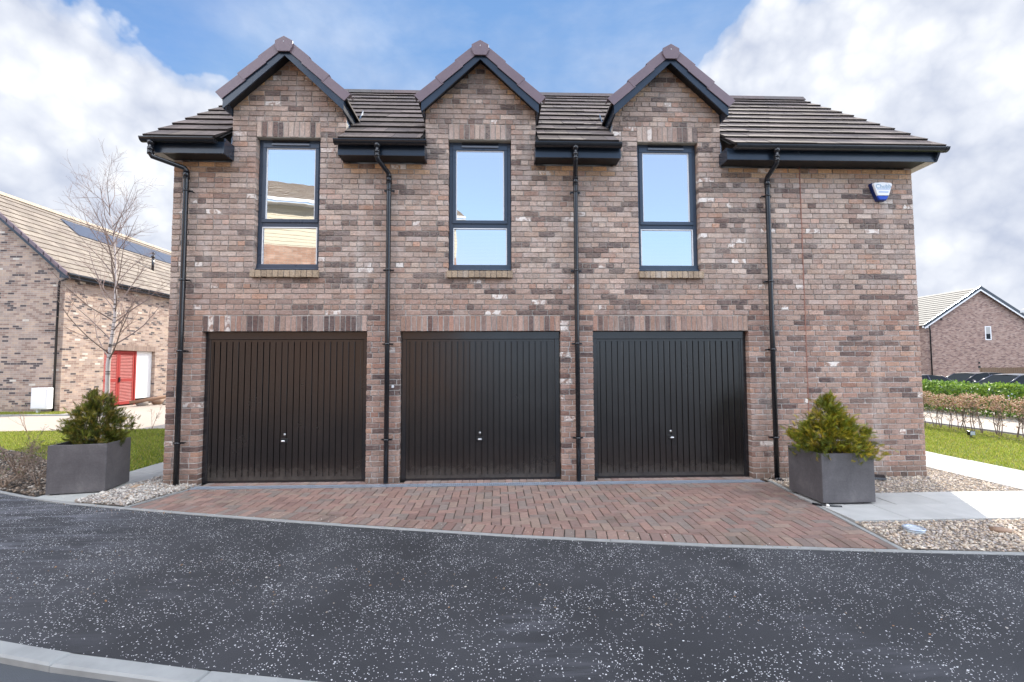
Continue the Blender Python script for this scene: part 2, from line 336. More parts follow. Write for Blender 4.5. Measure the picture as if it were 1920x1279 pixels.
M['red'] = plain('red_door', (0.34, 0.028, 0.022), 0.6, var=0.06)
M['timber'] = plain('timber', (0.24, 0.16, 0.10), 0.85, var=0.35, scale=12)
def fibre():
    m, nt, p = mat_('fibre_cement'); g = nd(nt, 'ShaderNodeTexCoord').outputs['Object']
    n1 = noise_(nt, g, 4.5, 8, 0.65, 0.3); n2 = noise_(nt, g, 45, 5, 0.7)
    c = ramp_(nt, n1, [(0.3, (0.078, 0.073, 0.076)), (0.55, (0.108, 0.101, 0.104)), (0.75, (0.15, 0.14, 0.14))])
    c = mix_(nt, 0.5, c, ramp_(nt, n2, [(0.3, 0.7), (0.7, 1.3)]), 'MULTIPLY')
    sp_ = ramp_(nt, noise_(nt, g, 14, 6, 0.8), [(0.66, 0.0), (0.72, 0.5)])
    c = mix_(nt, sp_, c, (0.19, 0.18, 0.18))
    nt.links.new(c, p.inputs['Base Color']); p.inputs['Roughness'].default_value = 0.5
    b = nd(nt, 'ShaderNodeBump'); b.inputs['Strength'].default_value = 0.25; b.inputs['Distance'].default_value = 0.003
    nt.links.new(n2, b.inputs['Height']); nt.links.new(b.outputs[0], p.inputs['Normal'])
    return m
M['fibre'] = fibre()
def asphalt():
    m, nt, p = mat_('chipped_asphalt'); g = nd(nt, 'ShaderNodeNewGeometry').outputs['Position']
    big = noise_(nt, g, 0.9, 5, 0.55, 0.4)
    fine = noise_(nt, g, 160, 4, 0.7)
    c = ramp_(nt, big, [(0.3, (0.030, 0.030, 0.032)), (0.5, (0.040, 0.040, 0.043)), (0.72, (0.056, 0.056, 0.060))])
    c = mix_(nt, 0.6, c, ramp_(nt, fine, [(0.32, 0.45), (0.68, 1.6)]), 'MULTIPLY')
    # pale dusty drag marks
    mp = nd(nt, 'ShaderNodeMapping'); mp.inputs['Rotation'].default_value = (0, 0, R(32)); mp.inputs['Scale'].default_value = (1.2, 9, 1); nt.links.new(g, mp.inputs[0])
    st = noise_(nt, mp.outputs[0], 1.0, 7, 0.65, 0.5)
    am = ramp_(nt, noise_(nt, g, 0.55, 2, 0.5), [(0.54, 0.0), (0.66, 0.8)])
    sx = nd(nt, 'ShaderNodeSeparateXYZ'); nt.links.new(g, sx.inputs[0])
    left = math_(nt, 'MULTIPLY_ADD', sx.outputs[0], -0.55, c=-1.15, clamp=True) if False else math_(nt, 'ADD', math_(nt, 'MULTIPLY', sx.outputs[0], -0.5), -1.3, True)
    am = math_(nt, 'MAXIMUM', am, math_(nt, 'MULTIPLY', left, 1.0))
    stf = math_(nt, 'MULTIPLY', ramp_(nt, st, [(0.46, 0.0), (0.74, 0.65)]), am)
    c = mix_(nt, stf, c, (0.26, 0.26, 0.29))
    dk = ramp_(nt, noise_(nt, g, 1.7, 3, 0.5), [(0.22, 0.7), (0.34, 0.0)])
    c = mix_(nt, dk, c, (0.022, 0.024, 0.030))
    # worn white chippings
    wn = nd(nt, 'ShaderNodeTexNoise'); wn.inputs['Scale'].default_value = 60; nt.links.new(g, wn.inputs[0])
    wv = nd(nt, 'ShaderNodeVectorMath', operation='MULTIPLY_ADD'); nt.links.new(wn.outputs['Color'], wv.inputs[0]); wv.inputs[1].default_value = (0.010,) * 3; nt.links.new(g, wv.inputs[2])
    dens = noise_(nt, g, 2.6, 5, 0.65)
    fac = None
    for sc_, lo, hi, th, off in ((62, 0.06, 0.25, 0.26, 0.0), (108, 0.10, 0.38, 0.30, 3.7)):
        vo = nd(nt, 'ShaderNodeTexVoronoi', feature='F1', voronoi_dimensions='2D'); vo.inputs['Scale'].default_value = sc_
        mp2 = nd(nt, 'ShaderNodeMapping'); mp2.inputs['Location'].default_value = (off, off, 0); nt.links.new(wv.outputs[0], mp2.inputs[0])
        nt.links.new(mp2.outputs[0], vo.inputs['Vector'])
        sc2 = nd(nt, 'ShaderNodeSeparateColor'); nt.links.new(vo.outputs['Color'], sc2.inputs[0])
        pr = ramp_(nt, dens, [(0.38, lo * 0.3), (0.68, hi)])
        on = math_(nt, 'LESS_THAN', sc2.outputs[0], math_(nt, 'MULTIPLY', pr, 0.48))
        size = math_(nt, 'MULTIPLY_ADD', sc2.outputs[1], 0.24, c=th - 0.16)
        fr = math_(nt, 'MULTIPLY', on, math_(nt, 'LESS_THAN', vo.outputs['Distance'], size))
        fac = fr if fac is None else math_(nt, 'MAXIMUM', fac, fr)
    chipc = mix_(nt, noise_(nt, g, 35, 2), (0.62, 0.61, 0.60), (0.98, 0.97, 0.96))
    c = mix_(nt, fac, c, chipc)
    nt.links.new(c, p.inputs['Base Color']); p.inputs['Roughness'].default_value = 0.78; p.inputs['Specular IOR Level'].default_value = 0.4
    b = nd(nt, 'ShaderNodeBump'); b.inputs['Strength'].default_value = 0.5; b.inputs['Distance'].default_value = 0.004
    nt.links.new(math_(nt, 'ADD', fine, math_(nt, 'MULTIPLY', noise_(nt, g, 420, 2), 0.6)), b.inputs['Height']); nt.links.new(b.outputs[0], p.inputs['Normal'])
    return m
M['asphalt'] = asphalt()
M['plain_asphalt'] = plain('plain_asphalt', (0.085, 0.092, 0.10), 0.85, var=0.2, scale=2, bump=0.6, bscale=200)
M['earth'] = plain('far_ground', (0.20, 0.19, 0.16), 0.95, var=0.2, scale=0.3)
def glass():
    m, nt, p = mat_('coated_glazing'); nt.nodes.remove(p)
    gl = nd(nt, 'ShaderNodeBsdfGlossy'); gl.inputs['Roughness'].default_value = 0.0; gl.inputs['Color'].default_value = (0.95, 0.97, 1, 1)
    tr = nd(nt, 'ShaderNodeBsdfTransparent'); tr.inputs[0].default_value = (0.9, 0.93, 0.95, 1)
    fr = nd(nt, 'ShaderNodeFresnel'); fr.inputs[0].default_value = 1.5
    f = math_(nt, 'ADD', fr.outputs[0], 0.68, True)
    g = nd(nt, 'ShaderNodeNewGeometry').outputs['Position']
    b = nd(nt, 'ShaderNodeBump'); b.inputs['Strength'].default_value = 0.04; b.inputs['Distance'].default_value = 0.02
    nt.links.new(noise_(nt, g, 2.2, 2), b.inputs['Height']); nt.links.new(b.outputs[0], gl.inputs['Normal'])
    mx = nd(nt, 'ShaderNodeMixShader'); nt.links.new(f, mx.inputs[0]); nt.links.new(tr.outputs[0], mx.inputs[1]); nt.links.new(gl.outputs[0], mx.inputs[2])
    nt.links.new(mx.outputs[0], nt.nodes['Material Output'].inputs[0]); return m
M['glass'] = glass()
M['solar'] = plain('solar_glass', (0.07, 0.08, 0.11), 0.35, var=0.1, spec=.6)
M['carglass'] = plain('car_glass', (0.03, 0.035, 0.04), 0.5, var=0.05, spec=.0)
M['tyre'] = plain('tyre_rubber', (0.02, 0.02, 0.02), 0.8)

# ------------------------------------------------------------------ 2-D polygon tools
def clip(poly, a, b, c):      # keep a*x+b*y<=c
    out = []
    for i in range(len(poly)):
        p, q = poly[i], poly[(i + 1) % len(poly)]
        dp, dq = a * p[0] + b * p[1] - c, a * q[0] + b * q[1] - c
        if dp <= 0: out.append(p)
        if (dp < 0 < dq) or (dq < 0 < dp):
            t = dp / (dp - dq); out.append((p[0] + t * (q[0] - p[0]), p[1] + t * (q[1] - p[1])))
    return out
def area(p): return 0.5 * sum(p[i][0] * p[(i + 1) % len(p)][1] - p[(i + 1) % len(p)][0] * p[i][1] for i in range(len(p)))
def inset(p, d):              # convex ccw polygon shrunk by d
    q = list(p)
    n = len(p)
    for i in range(n):
        x0, y0 = p[i]; x1, y1 = p[(i + 1) % n]; L = math.hypot(x1 - x0, y1 - y0)
        if L < 1e-6: continue
        a, b = (y1 - y0) / L, -(x1 - x0) / L
        q = clip(q, a, b, a * x0 + b * y0 - d)
        if len(q) < 3: return []
    return q
def inside(p, poly):
    c = False
    for i in range(len(poly)):
        (x0, y0), (x1, y1) = poly[i], poly[(i + 1) % len(poly)]
        if (y0 > p[1]) != (y1 > p[1]) and p[0] < (x1 - x0) * (p[1] - y0) / (y1 - y0) + x0: c = not c
    return c
def inside_np(P, poly):
    c = np.zeros(len(P), bool); n = len(poly)
    for i in range(n):
        (x0, y0), (x1, y1) = poly[i], poly[(i + 1) % n]
        if y0 == y1: continue
        k = ((y0 > P[:, 1]) != (y1 > P[:, 1])) & (P[:, 0] < (x1 - x0) * (P[:, 1] - y0) / (y1 - y0) + x0); c ^= k
    return c
def sample(poly, n):
    a = np.array(poly); lo, hi = a.min(0), a.max(0); out = np.zeros((0, 2))
    while len(out) < n:
        P = rng.uniform(lo, hi, (n * 2, 2)); out = np.r_[out, P[inside_np(P, poly)]]
    return out[:n]
def sheet(name, poly, z, mat, thick=0.0, kind='structure', parent=None):
    mb = MB()
    if area(poly) < 0: poly = poly[::-1]
    if thick: mb.prism([(x, y, z) for x, y in poly], (0, 0, -thick))
    else: mb.add([(x, y, z) for x, y in poly], [tuple(range(len(poly)))])
    return tag(mb.build(name, mat, parent), kind=kind)
def paver(mb, poly, z, h=0.02, j=0.0022, bv=0.0035, col=(1, 1, 1), tilt=0.0):
    if area(poly) < 0: poly = poly[::-1]
    a = inset(poly, j); b = inset(poly, j + bv)
    if len(a) < 3 or len(b) < 3 or area(b) < 0.0004: return
    zz = z + random.uniform(-0.0015, 0.0015); tx, ty = random.gauss(0, tilt), random.gauss(0, tilt); cx, cy_ = a[0]
    n = len(b); 
    if len(a) != n: a = [min(a, key=lambda q: (q[0] - p_[0]) ** 2 + (q[1] - p_[1]) ** 2) for p_ in b]
    Z = lambda p_: zz + (p_[0] - cx) * tx + (p_[1] - cy_) * ty
    vs = [(p_[0], p_[1], Z(p_)) for p_ in b] + [(p_[0], p_[1], Z(p_) - bv * 0.9) for p_ in a] + [(p_[0], p_[1], z - h) for p_ in a]
    fs = [tuple(range(n))] + [(i, n + i, n + (i + 1) % n, (i + 1) % n) for i in range(n)] + [(n + i, 2 * n + i, 2 * n + (i + 1) % n, n + (i + 1) % n) for i in range(n)]
    fs = [fs[0]] + [f[::-1] if False else f for f in fs[1:]]
    mb.add(vs, fs, col=col)

# ------------------------------------------------------------------ ground
KERB = [(-16, 8.6), (-13.0, 5.6), (-10.5, 2.9), (-8.4, 1.0), (-7.3, 0.28), (-6.358, -0.20), (-5.203, -0.69), (-3.949, -1.037), (-2.7, -1.36), (-1.375, -1.675), (0.569, -2.094), (2.182, -2.37), (3.728, -2.555), (4.689, -2.66), (7.0, -2.85), (14, -3.1), (40, -3.4)]
sheet('ground', [(-900, -900), (900, -900), (900, 900), (-900, 900)], -0.06, M['earth'])
FK = [(-9.0, -1.0), (-7.0, -2.05), (-5.0, -2.88), (-2.756, -3.583), (-1.685, -3.822), (-0.815, -3.985), (0.5, -4.20), (3, -4.45), (8, -4.7), (40, -5.0)]
sheet('access_road', KERB[2:] + [(40, -5.0)] + FK[::-1][1:] + [(-16, 3)], 0.0, M['asphalt'])
sheet('front_road', [(x, y - 0.05) for x, y in FK] + [(40, -40), (-40, -40), (-40, 3)], -0.035, M['plain_asphalt'])

def offset_line(L, d):
    out = []
    for i in range(len(L)):
        a = Vector(L[max(i - 1, 0)]); b = Vector(L[min(i + 1, len(L) - 1)]); t = (b - a).normalized(); out.append((L[i][0] - t.y * d, L[i][1] + t.x * d))
    return out
def resample(L, step):
    out = [L[0]]; acc_ = 0
    for a, b in zip(L, L[1:]):
        a, b = Vector(a), Vector(b); s = (b - a).length; t = step - acc_
        while t < s: out.append(tuple(a + (b - a) * (t / s))); t += step
        acc_ = s - (t - step)
    return out
mb = MB()
L = resample(KERB, 0.915); L2 = offset_line(L, 0.055)
for a, b, c, d in zip(L, L[1:], L2[1:], L2):
    paver(mb, [a, b, c, d], 0.008 + random.uniform(0, .002), h=0.05, j=0.0015, bv=0.004)
tag(mb.build('kerb_edging', M['concrete']), kind='structure')
mb = MB()
L = resample(FK, 0.915); L2 = offset_line(L, -0.118)
for a, b, c, d in zip(L, L[1:], L2[1:], L2):
    paver(mb, [a, b, c, d], 0.006 + random.uniform(0, .003), h=0.10, j=0.002, bv=0.012)
tag(mb.build('road_kerb', M['kerb']), kind='structure')

# block-paved drive
DR0, DR1 = (4.02, -0.20), (3.775, -2.53)
DL0, DL1 = (-3.80, -0.06), (-4.06, -0.98)
DRY0, DRY1 = -0.205, -0.075      # channel drain
EDGE = offset_line(KERB, 0.06)[6:14]; INNER = offset_line(KERB, 0.265)[6:14]
def halfplanes(line):       # keep the side above the line (y larger)
    hp = []
    for a, b in zip(line, line[1:]):
        nx, ny = (b[1] - a[1]), -(b[0] - a[0]); hp.append((nx, ny, nx * a[0] + ny * a[1]))
    return hp
def side(a, b):             # left of a->b kept
    return ((b[1] - a[1]), -(b[0] - a[0]), (b[1] - a[1]) * a[0] - (b[0] - a[0]) * a[1])
HP_IN = halfplanes(INNER) + [side(DR1, DR0), side(DL0, DL1)]
HP_SIDE = [side(DR1, DR0), side(DL0, DL1)]
PCOL = [(0.265, 0.175, 0.15), (0.28, 0.195, 0.165), (0.25, 0.175, 0.155), (0.235, 0.185, 0.165), (0.225, 0.185, 0.165), (0.275, 0.205, 0.17), (0.24, 0.155, 0.135), (0.285, 0.185, 0.155), (0.255, 0.185, 0.16)]
def pcol():
    c = random.choice(PCOL); k = random.uniform(0.88, 1.1); k *= .93; return (c[0] * k * 1.04, c[1] * k, c[2] * k * .95)
mb = MB()
xs0, ys0 = -4.3, -2.75
def put(poly, hps, top=DRY0 - 0.01):
    poly = clip(poly, 0, 1, top)
    for h in hps:
        if len(poly) < 3: return
        poly = clip(poly, *h)
    if len(poly) >= 3 and abs(area(poly)) > 0.0008: paver(mb, poly, 0.012, tilt=0.006, col=pcol(), j=0.0042, bv=0.004)
u = 0.1015
for i in range(-4, 92):
    for j in range(-4, 32):
        r_ = (i - j) % 4      # 90-degree herringbone: cell colouring of period 4
        x, y = xs0 + i * u, ys0 + j * u
        if r_ == 0: put([(x, y), (x + 2 * u, y), (x + 2 * u, y + u), (x, y + u)], HP_IN)          # along x
        elif r_ == 2: put([(x, y), (x + u, y), (x + u, y + 2 * u), (x, y + 2 * u)], HP_IN) if False else None
# vertical bricks: cell (i,j) with (i-j)%4==2 is the lower or upper half of an upright block
for i in range(-4, 92):
    for j in range(-4, 32):
        if (i - j) % 4 == 3:
            x, y = xs0 + i * u, ys0 + j * u
            put([(x, y - 0), (x + u, y), (x + u, y + 2 * u), (x, y + 2 * u)], HP_IN)
S1, S2 = resample(EDGE, 0.102), None
S2 = offset_line(S1, 0.203)
for a, b, c, d in zip(S1, S1[1:], S2[1:], S2):
    put([a, b, c, d], HP_SIDE)
for k in range(int(7.9 / u)):     # row between the drain and the doors
    x = -3.92 + k * u
    for (d0, d1) in ((-3.9, -1.61), (-1.145, 1.145), (1.61, 3.9)):
        if d0 - 0.01 <= x and x + u <= d1 + 0.04:
            paver(mb, [(x, DRY1 + .008), (x + u, DRY1 + .008), (x + u, 0.135), (x, 0.135)], 0.012, col=pcol(), tilt=0.003)
    if not any(d0 - 0.01 <= x and x + u <= d1 + 0.04 for d0, d1 in ((-3.9, -1.61), (-1.145, 1.145), (1.61, 3.9))):
        paver(mb, [(x, DRY1 + .008), (x + u, DRY1 + .008), (x + u, -0.002), (x, -0.002)], 0.012, col=pcol(), tilt=0.003)
drive = tag(mb.build('block_paved_drive', M['paver']), kind='structure')
sheet('paving_bed', [DL1] + EDGE[1:-1] + [DR1, DR0, (3.98, 0.14), (-3.9, 0.14), DL0], 0.0005, M['joint'])
# edgings down both sides of the drive
mb = MB()
for a, b in (((4.055, -0.10), DR1), ((-3.835, -0.03), (-4.10, -0.98))):
    a, b = Vector(a), Vector(b); n = 3; t = (b - a).normalized(); s = 1 if a.x > 0 else -1; nn = Vector((-t.y, t.x)) * s * 0.05
    for i in range(n):
        p, q = a + (b - a) * (i / n), a + (b - a) * ((i + 1) / n); paver(mb, [tuple(p), tuple(q), tuple(q + nn), tuple(p + nn)], 0.014, h=0.05)
tag(mb.build('drive_edging', M['concrete']), kind='structure')
# channel drain
dr = empty('channel_drain', (0, -0.14, 0.0), label='galvanised slotted channel drain running along the foot of the three garage doors', cat='drain')
mb = MB(); mb.box(-3.9, 3.95, -0.062, 0.062, -0.055, 0.006); mb.build('channel', M['dark'], dr)
mb = MB()
for y in (-0.062, 0.045): mb.box(-3.9, 3.95, y, y + 0.017, 0.0065, 0.016)
x = -3.9
while x < 3.94: mb.box(x, x + 0.013, -0.045, 0.045, 0.0070, 0.0145); x += 0.026
mb.box(-3.9, 3.95, -0.006, 0.006, 0.0070, 0.0149)
mb.build('grating', M['galv'], dr)

# paths
mb = MB()
def slabs(x0, x1, y0, y1, dx, dy, z, stag=0):
    r_ = 0; y = y0
    while y < y1 - 0.02:
        x = x0 - (stag * dx if r_ % 2 else 0)
        while x < x1 - 0.01:
            k = random.uniform(0.88, 1.1); xa, xb = max(x, x0), min(x + dx, x1)
            if xb - xa > 0.04: paver(mb, [(xa, y), (xb, y), (xb, min(y + dy, y1)), (xa, min(y + dy, y1))], z, h=0.04, j=0.003, bv=0.003, col=(0.42 * k, 0.41 * k, 0.385 * k), tilt=0.003)
            x += dx
        y += dy; r_ += 1
slabs(3.95, 13.0, -1.80, -0.82, 0.60, 0.49, 0.022, 0.5)
slabs(7.02, 8.2, -0.81, 12.0, 0.59, 0.60, 0.020)
tag(mb.build('paved_path', M['slab']), kind='structure')
mb = MB()
slabs(-5.50, -4.42, 0.25, 9.0, 0.54, 0.60, 0.012)
paver(mb, [(-5.58, -0.50), (-4.6, -0.80), (-4.5, 0.24), (-5.50, 0.24)], 0.010, h=0.04, col=(0.40, 0.40, 0.37))
tag(mb.build('side_path', M['slab']), kind='structure')

# gravel
ico = bmesh.new(); bmesh.ops.create_icosphere(ico, subdivisions=1, radius=1.0)
IV = np.array([v.co[:] for v in ico.verts]); IF = np.array([[v.index for v in f.verts] for f in ico.faces]); ico.free()
def pebbles(name, polys, n, r0, r1, z, cols, label=None, layers=0.012, mat='pebble'):
    P = np.concatenate([sample(pl, int(n * w)) for pl, w in polys]); N = len(P)
    rr = rng.uniform(r0, r1, (N, 1)) * np.exp(rng.normal(0, .25, (N, 1))); sc_ = rr * np.c_[rng.uniform(.8, 1.4, N), rng.uniform(.6, 1.0, N), rng.uniform(.4, .7, N)]
    th = rng.uniform(0, 6.28, N); ti = rng.normal(0, .35, N)
    V = IV[None] * (1 + rng.normal(0, .10, (N, len(IV), 1))) * sc_[:, None, :]
    c, s_ = np.cos(ti), np.sin(ti); V = np.stack([V[..., 0] * c[:, None] + V[..., 2] * s_[:, None], V[..., 1], -V[..., 0] * s_[:, None] + V[..., 2] * c[:, None]], -1)
    c, s_ = np.cos(th), np.sin(th); V = np.stack([V[..., 0] * c[:, None] - V[..., 1] * s_[:, None], V[..., 0] * s_[:, None] + V[..., 1] * c[:, None], V[..., 2]], -1)
    V += np.c_[P, z + rng.uniform(0, layers, N)][:, None, :]
    F = IF[None] + (np.arange(N) * len(IV))[:, None, None]
    cc = np.array(cols)[rng.integers(0, len(cols), N)] * rng.uniform(.75, 1.25, (N, 1))
    me = fastmesh(name, V.reshape(-1, 3), F.reshape(-1, 3), np.repeat(cc, len(IF), 0))
    o = link(name, me, M[mat]); return tag(o, label=label, cat=None, kind='stuff')
GC = [(0.60, 0.50, 0.38), (0.54, 0.42, 0.32), (0.64, 0.56, 0.45), (0.36, 0.30, 0.25), (0.50, 0.43, 0.38), (0.44, 0.34, 0.25), (0.30, 0.27, 0.25)]
G1 = [(4.04, 0.0), (4.13, -0.80), (7.02, -0.80), (7.02, 6.0), (6.49, 6.0), (6.49, 0.0)]
G2 = [(3.93, -1.82), (3.84, -2.49), (4.689, -2.59), (7.0, -2.78), (9.5, -2.88), (9.5, -1.82)]
sheet('gravel_bed', G1, 0.004, M['gravelbase']); sheet('gravel_bed', G2, 0.004, M['gravelbase'])
G3 = [(-4.90, -0.72), (-4.12, -0.92), (-3.86, -0.06), (-4.0, -0.01), (-4.36, -0.01), (-4.40, 0.55), (-4.75, 0.45), (-4.80, -0.20)]
sheet('gravel_bed', G3, 0.013, M['gravelbase'])
o = pebbles('gravel', [(G1, .42), (G2, .58)], 27000, .0075, .0125, 0.007, GC); tag(o, label='buff and pale brown gravel filling the beds either side of the right-hand paved path', cat='gravel')
o = pebbles('gravel', [(G3, 1.0)], 4600, .008, .016, 0.016, [(0.50, 0.46, 0.40), (0.42, 0.38, 0.34), (0.34, 0.30, 0.27), (0.58, 0.54, 0.48), (0.44, 0.35, 0.27)], layers=0.03); tag(o, label='pale gravel spilling between the left planter and the brick corner', cat='gravel')

pebbles('grit', [([(-3.9, -1.15), (3.8, -2.62), (3.75, -2.45), (-3.9, -0.95)], .35), ([(-9, 1.4), (-4, -1.10), (-4, -1.25), (-9, 1.1)], .25), ([(-3.8, -.34), (4, -.34), (4, -.22), (-3.8, -.22)], .15), ([(-4, -2.0), (5, -3.9), (5, -4.0), (-4, -3.0)], .25)], 900, .003, .007, .008, [(.4, .34, .27), (.2, .15, .1), (.5, .46, .4), (.28, .16, .08)], 'loose grit and crumbs of dead leaf along the kerb line and the drive', layers=.004)['category'] = 'grit'
# lawns
def lawn(name, poly, n, hmin, hmax, label, cols, z=0.0):
    P = sample(poly, n); N = len(P); h = rng.uniform(hmin, hmax, N); th = rng.uniform(0, 6.28, N); w = rng.uniform(.003, .006, N)
    dx, dy = np.cos(th), np.sin(th); ln = rng.uniform(-.6, .6, (N, 2)) * h[:, None]
    b0 = np.c_[P[:, 0] - dx * w, P[:, 1] - dy * w, np.full(N, z)]; b1 = np.c_[P[:, 0] + dx * w, P[:, 1] + dy * w, np.full(N, z)]
    m0 = np.c_[P + ln * .35, z + h * .6]; t = np.c_[P + ln, z + h]
    V = np.stack([b0, b1, m0 + np.c_[dx * w, dy * w, 0 * w] * .7, t, m0 - np.c_[dx * w, dy * w, 0 * w] * .7], 1)
    base = np.arange(N)[:, None] * 5
    F = np.concatenate([base + np.array([[0, 1, 2, 4]]), base + np.array([[4, 2, 3, 3]])])
    # tip as a triangle: use separate meshes of tris for safety
    T = np.concatenate([base + np.array([[0, 1, 2]]), base + np.array([[0, 2, 4]]), base + np.array([[4, 2, 3]])])
    cc = np.array(cols)[rng.integers(0, len(cols), N)] * rng.uniform(.7, 1.3, (N, 1))
    me = fastmesh(name, V.reshape(-1, 3), T, np.concatenate([cc, cc, cc]))
    return tag(link(name, me, M['grass']), label=label, cat='grass', kind='stuff')
GR = [(0.27, 0.34, 0.035), (0.34, 0.39, 0.045), (0.20, 0.26, 0.025), (0.42, 0.43, 0.08), (0.44, 0.38, 0.12)]
LL = [(-5.52, 0.45), (-5.9, 0.62), (-7.0, 1.35), (-8.3, 2.3), (-9.6, 3.0), (-12, 4.9), (-13.0, 5.55), (-11, 5.6), (-8, 5.9), (-5.52, 6.1)]
sheet('lawn_soil', LL, 0.006, M['turf'])
lawn('lawn', LL, 42000, .02, .055, 'green lawn on the left between the soil bed and the pale road', GR, 0.005)
LR = [(8.24, -0.8), (12, -0.8), (11.9, 9.0), (8.24, 9.0)]
sheet('lawn_soil', LR, 0.006, M['turf'])
lawn('lawn', LR, 75000, .02, .05, 'sunlit lawn on the right between the paved path and the brown hedge', GR, 0.005)
VG = [(-40, 9.55), (-15.5, 9.55), (-15.5, 10.5), (-40, 10.5)]
sheet('lawn_soil', VG, 0.006, M['turf']); lawn('grass_verge', [(-19, 9.55), (-15.0, 9.55), (-15.0, 10.45), (-19, 10.45)], 12000, .03, .09, 'narrow grass verge at the foot of the left house gable', GR, 0.005)
sheet('side_road', [(-40, 9.4), (-12.8, 5.7), (-8, 6.0), (-4.4, 6.2), (-4.4, 30), (-15.5, 30), (-15.5, 9.4)], 0.0, M['pale_road'])
mb = MB(); 
for k in range(-40, -13): mb.box(k, k + .99, 9.42, 9.54, -.02, 0.05)
tag(mb.build('verge_kerb', M['concrete'], bevel=.01), kind='structure')
sheet('right_road', [(12.3, -3.0), (17.3, -3.0), (17.3, 40), (12.3, 40)], 0.0, M['pale_road'])
sheet('car_park', [(18.6, -3.0), (60, -3.0), (60, 29.5), (18.6, 29.5)], -0.02, M['plain_asphalt'])
mb = MB()
for k in range(-3, 40): mb.box(17.3, 17.42, k, k + .99, -.02, 0.10); mb.box(12.18, 12.3, k, k + .99, -.02, 0.04)
tag(mb.build('road_edging', M['concrete'], bevel=.01), kind='structure')
# soil bed on the left
SB = [(-5.60, -0.46), (-6.358, -0.12), (-7.3, 0.36), (-8.4, 1.08), (-10.5, 2.98), (-13.0, 5.5), (-12, 4.9), (-9.6, 3.0), (-8.3, 2.3), (-7.0, 1.35), (-5.9, 0.62), (-5.52, 0.42)]
sheet('soil_bed', SB, 0.012, M['soil'])
o = pebbles('bark_mulch', [(SB, 1.0)], 9000, .008, .022, 0.014, [(0.10, 0.075, 0.055), (0.19, 0.14, 0.10), (0.07, 0.06, 0.05), (0.28, 0.21, 0.15), (0.15, 0.11, 0.08), (0.38, 0.33, 0.27)], layers=0.02)
tag(o, label='dark bark mulch and dead leaves in the bed left of the left planter', cat='mulch')

# ------------------------------------------------------------------ the garage building
C_ = 0.0760                     # brick course
ZT, ZW0, ZW1, ZE = 2.1368, 3.022, 4.948, 4.60
XL, XR = -4.364, 6.483
DX = (-2.755, 0.0, 2.757); WX = (-2.767, -0.013, 2.766); DW, WW = 1.143, 0.4555
HWD = 0.806                     # half width of the wall dormers
SL = 0.92                       # dormer roof slope
house = empty('garage_building', (0, 0, 0), label='two-storey brown brick coach house with three garage doors under three gabled dormer windows', cat='building')

def spans(z):                   # solid intervals of the front wall at height z
    if z < ZE: sp = [(XL, XR)]
    else: sp = []
    if z >= ZE:
        for c in DX:
            h = min(HWD, (6.16 - z) / SL)
            if h > 0.03: sp.append((c - h, c + h))
    holes = []
    if z < ZT: holes += [(c - DW, c + DW) for c in DX]
    elif z < ZT + 3 * C_: holes += [(c - DW, c + DW) for c in DX]      # soldier lintels laid separately
    if ZW0 - .125 < z < ZW1 + 3 * C_: holes += [(c - WW, c + WW) for c in WX]
    for a, b in holes:
        out = []
        for p, q in sp:
            if b <= p or a >= q: out.append((p, q)); continue
            if p < a: out.append((p, a))
            if b < q: out.append((b, q))
        sp = out
    if z < ZE: sp = [q for p in sp for q in (([(p[0], 4.752), (4.762, p[1])]) if p[0] < 4.757 < p[1] else [p])]
    return sp
jambs = [c + s * DW for c in DX for s in (-1, 1)] + [c + s * WW for c in WX for s in (-1, 1)]
BCOL = [((0.40, 0.285, 0.225), 5), ((0.425, 0.315, 0.255), 6), ((0.385, 0.285, 0.235), 5), ((0.46, 0.35, 0.28), 4), ((0.39, 0.25, 0.19), 3), ((0.425, 0.30, 0.23), 4)]
BC = [c for c, n in BCOL for _ in range(n)]
darkrun = 0
def brick_style(x, z, soldier=False):
    global darkrun
    c = random.choice(BC); k = random.uniform(0.92, 1.08)
    low = max(0.0, min(1.0, (2.95 - z) / 0.7)); near_eave = 0.0  # near the eaves and barge boards bricks turn warmer, with less bloom
    if z < ZE and min(abs(x - c_) for c_ in DX) > HWD: near_eave = max(0.0, min(1.0, (z - 4.32) / 0.22))
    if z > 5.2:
        cc = min(DX, key=lambda q: abs(q - x)); near_eave = max(near_eave, max(0.0, 1 - ((6.12 - z) / SL - abs(x - cc)) / 0.13))
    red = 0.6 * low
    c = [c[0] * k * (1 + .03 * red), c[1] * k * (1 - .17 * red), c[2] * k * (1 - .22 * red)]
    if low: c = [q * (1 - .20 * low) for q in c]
    if near_eave: c = [c[0] * (1 + .22 * near_eave), c[1] * (1 - .02 * near_eave), c[2] * (1 - .38 * near_eave)]
    r_ = random.random(); dk = pl = 0.0
    thr = 0.095 if not soldier else 0.17
    if darkrun > 0 and random.random() < 0.30: r_ = 0.0
    if r_ < thr: dk = random.uniform(0.75, 1.0); darkrun = 2
    elif r_ < thr + .03: pl = random.uniform(.7, 1.0)
    elif r_ < thr + .055: c = [0.42 * k, 0.25 * k, 0.175 * k]
    elif r_ < thr + .10: dk = random.uniform(.3, .5)
    darkrun -= 1
    if not dk and random.random() < .35: dk = random.uniform(.08, .38)
    if not dk and not pl and random.random() < .16: c = [q * 1.18 for q in c]
    bl = random.uniform(.15, .65) * (1 - .55 * low) * (1 - .8 * near_eave)
    return tuple(c), (dk, pl, bl)
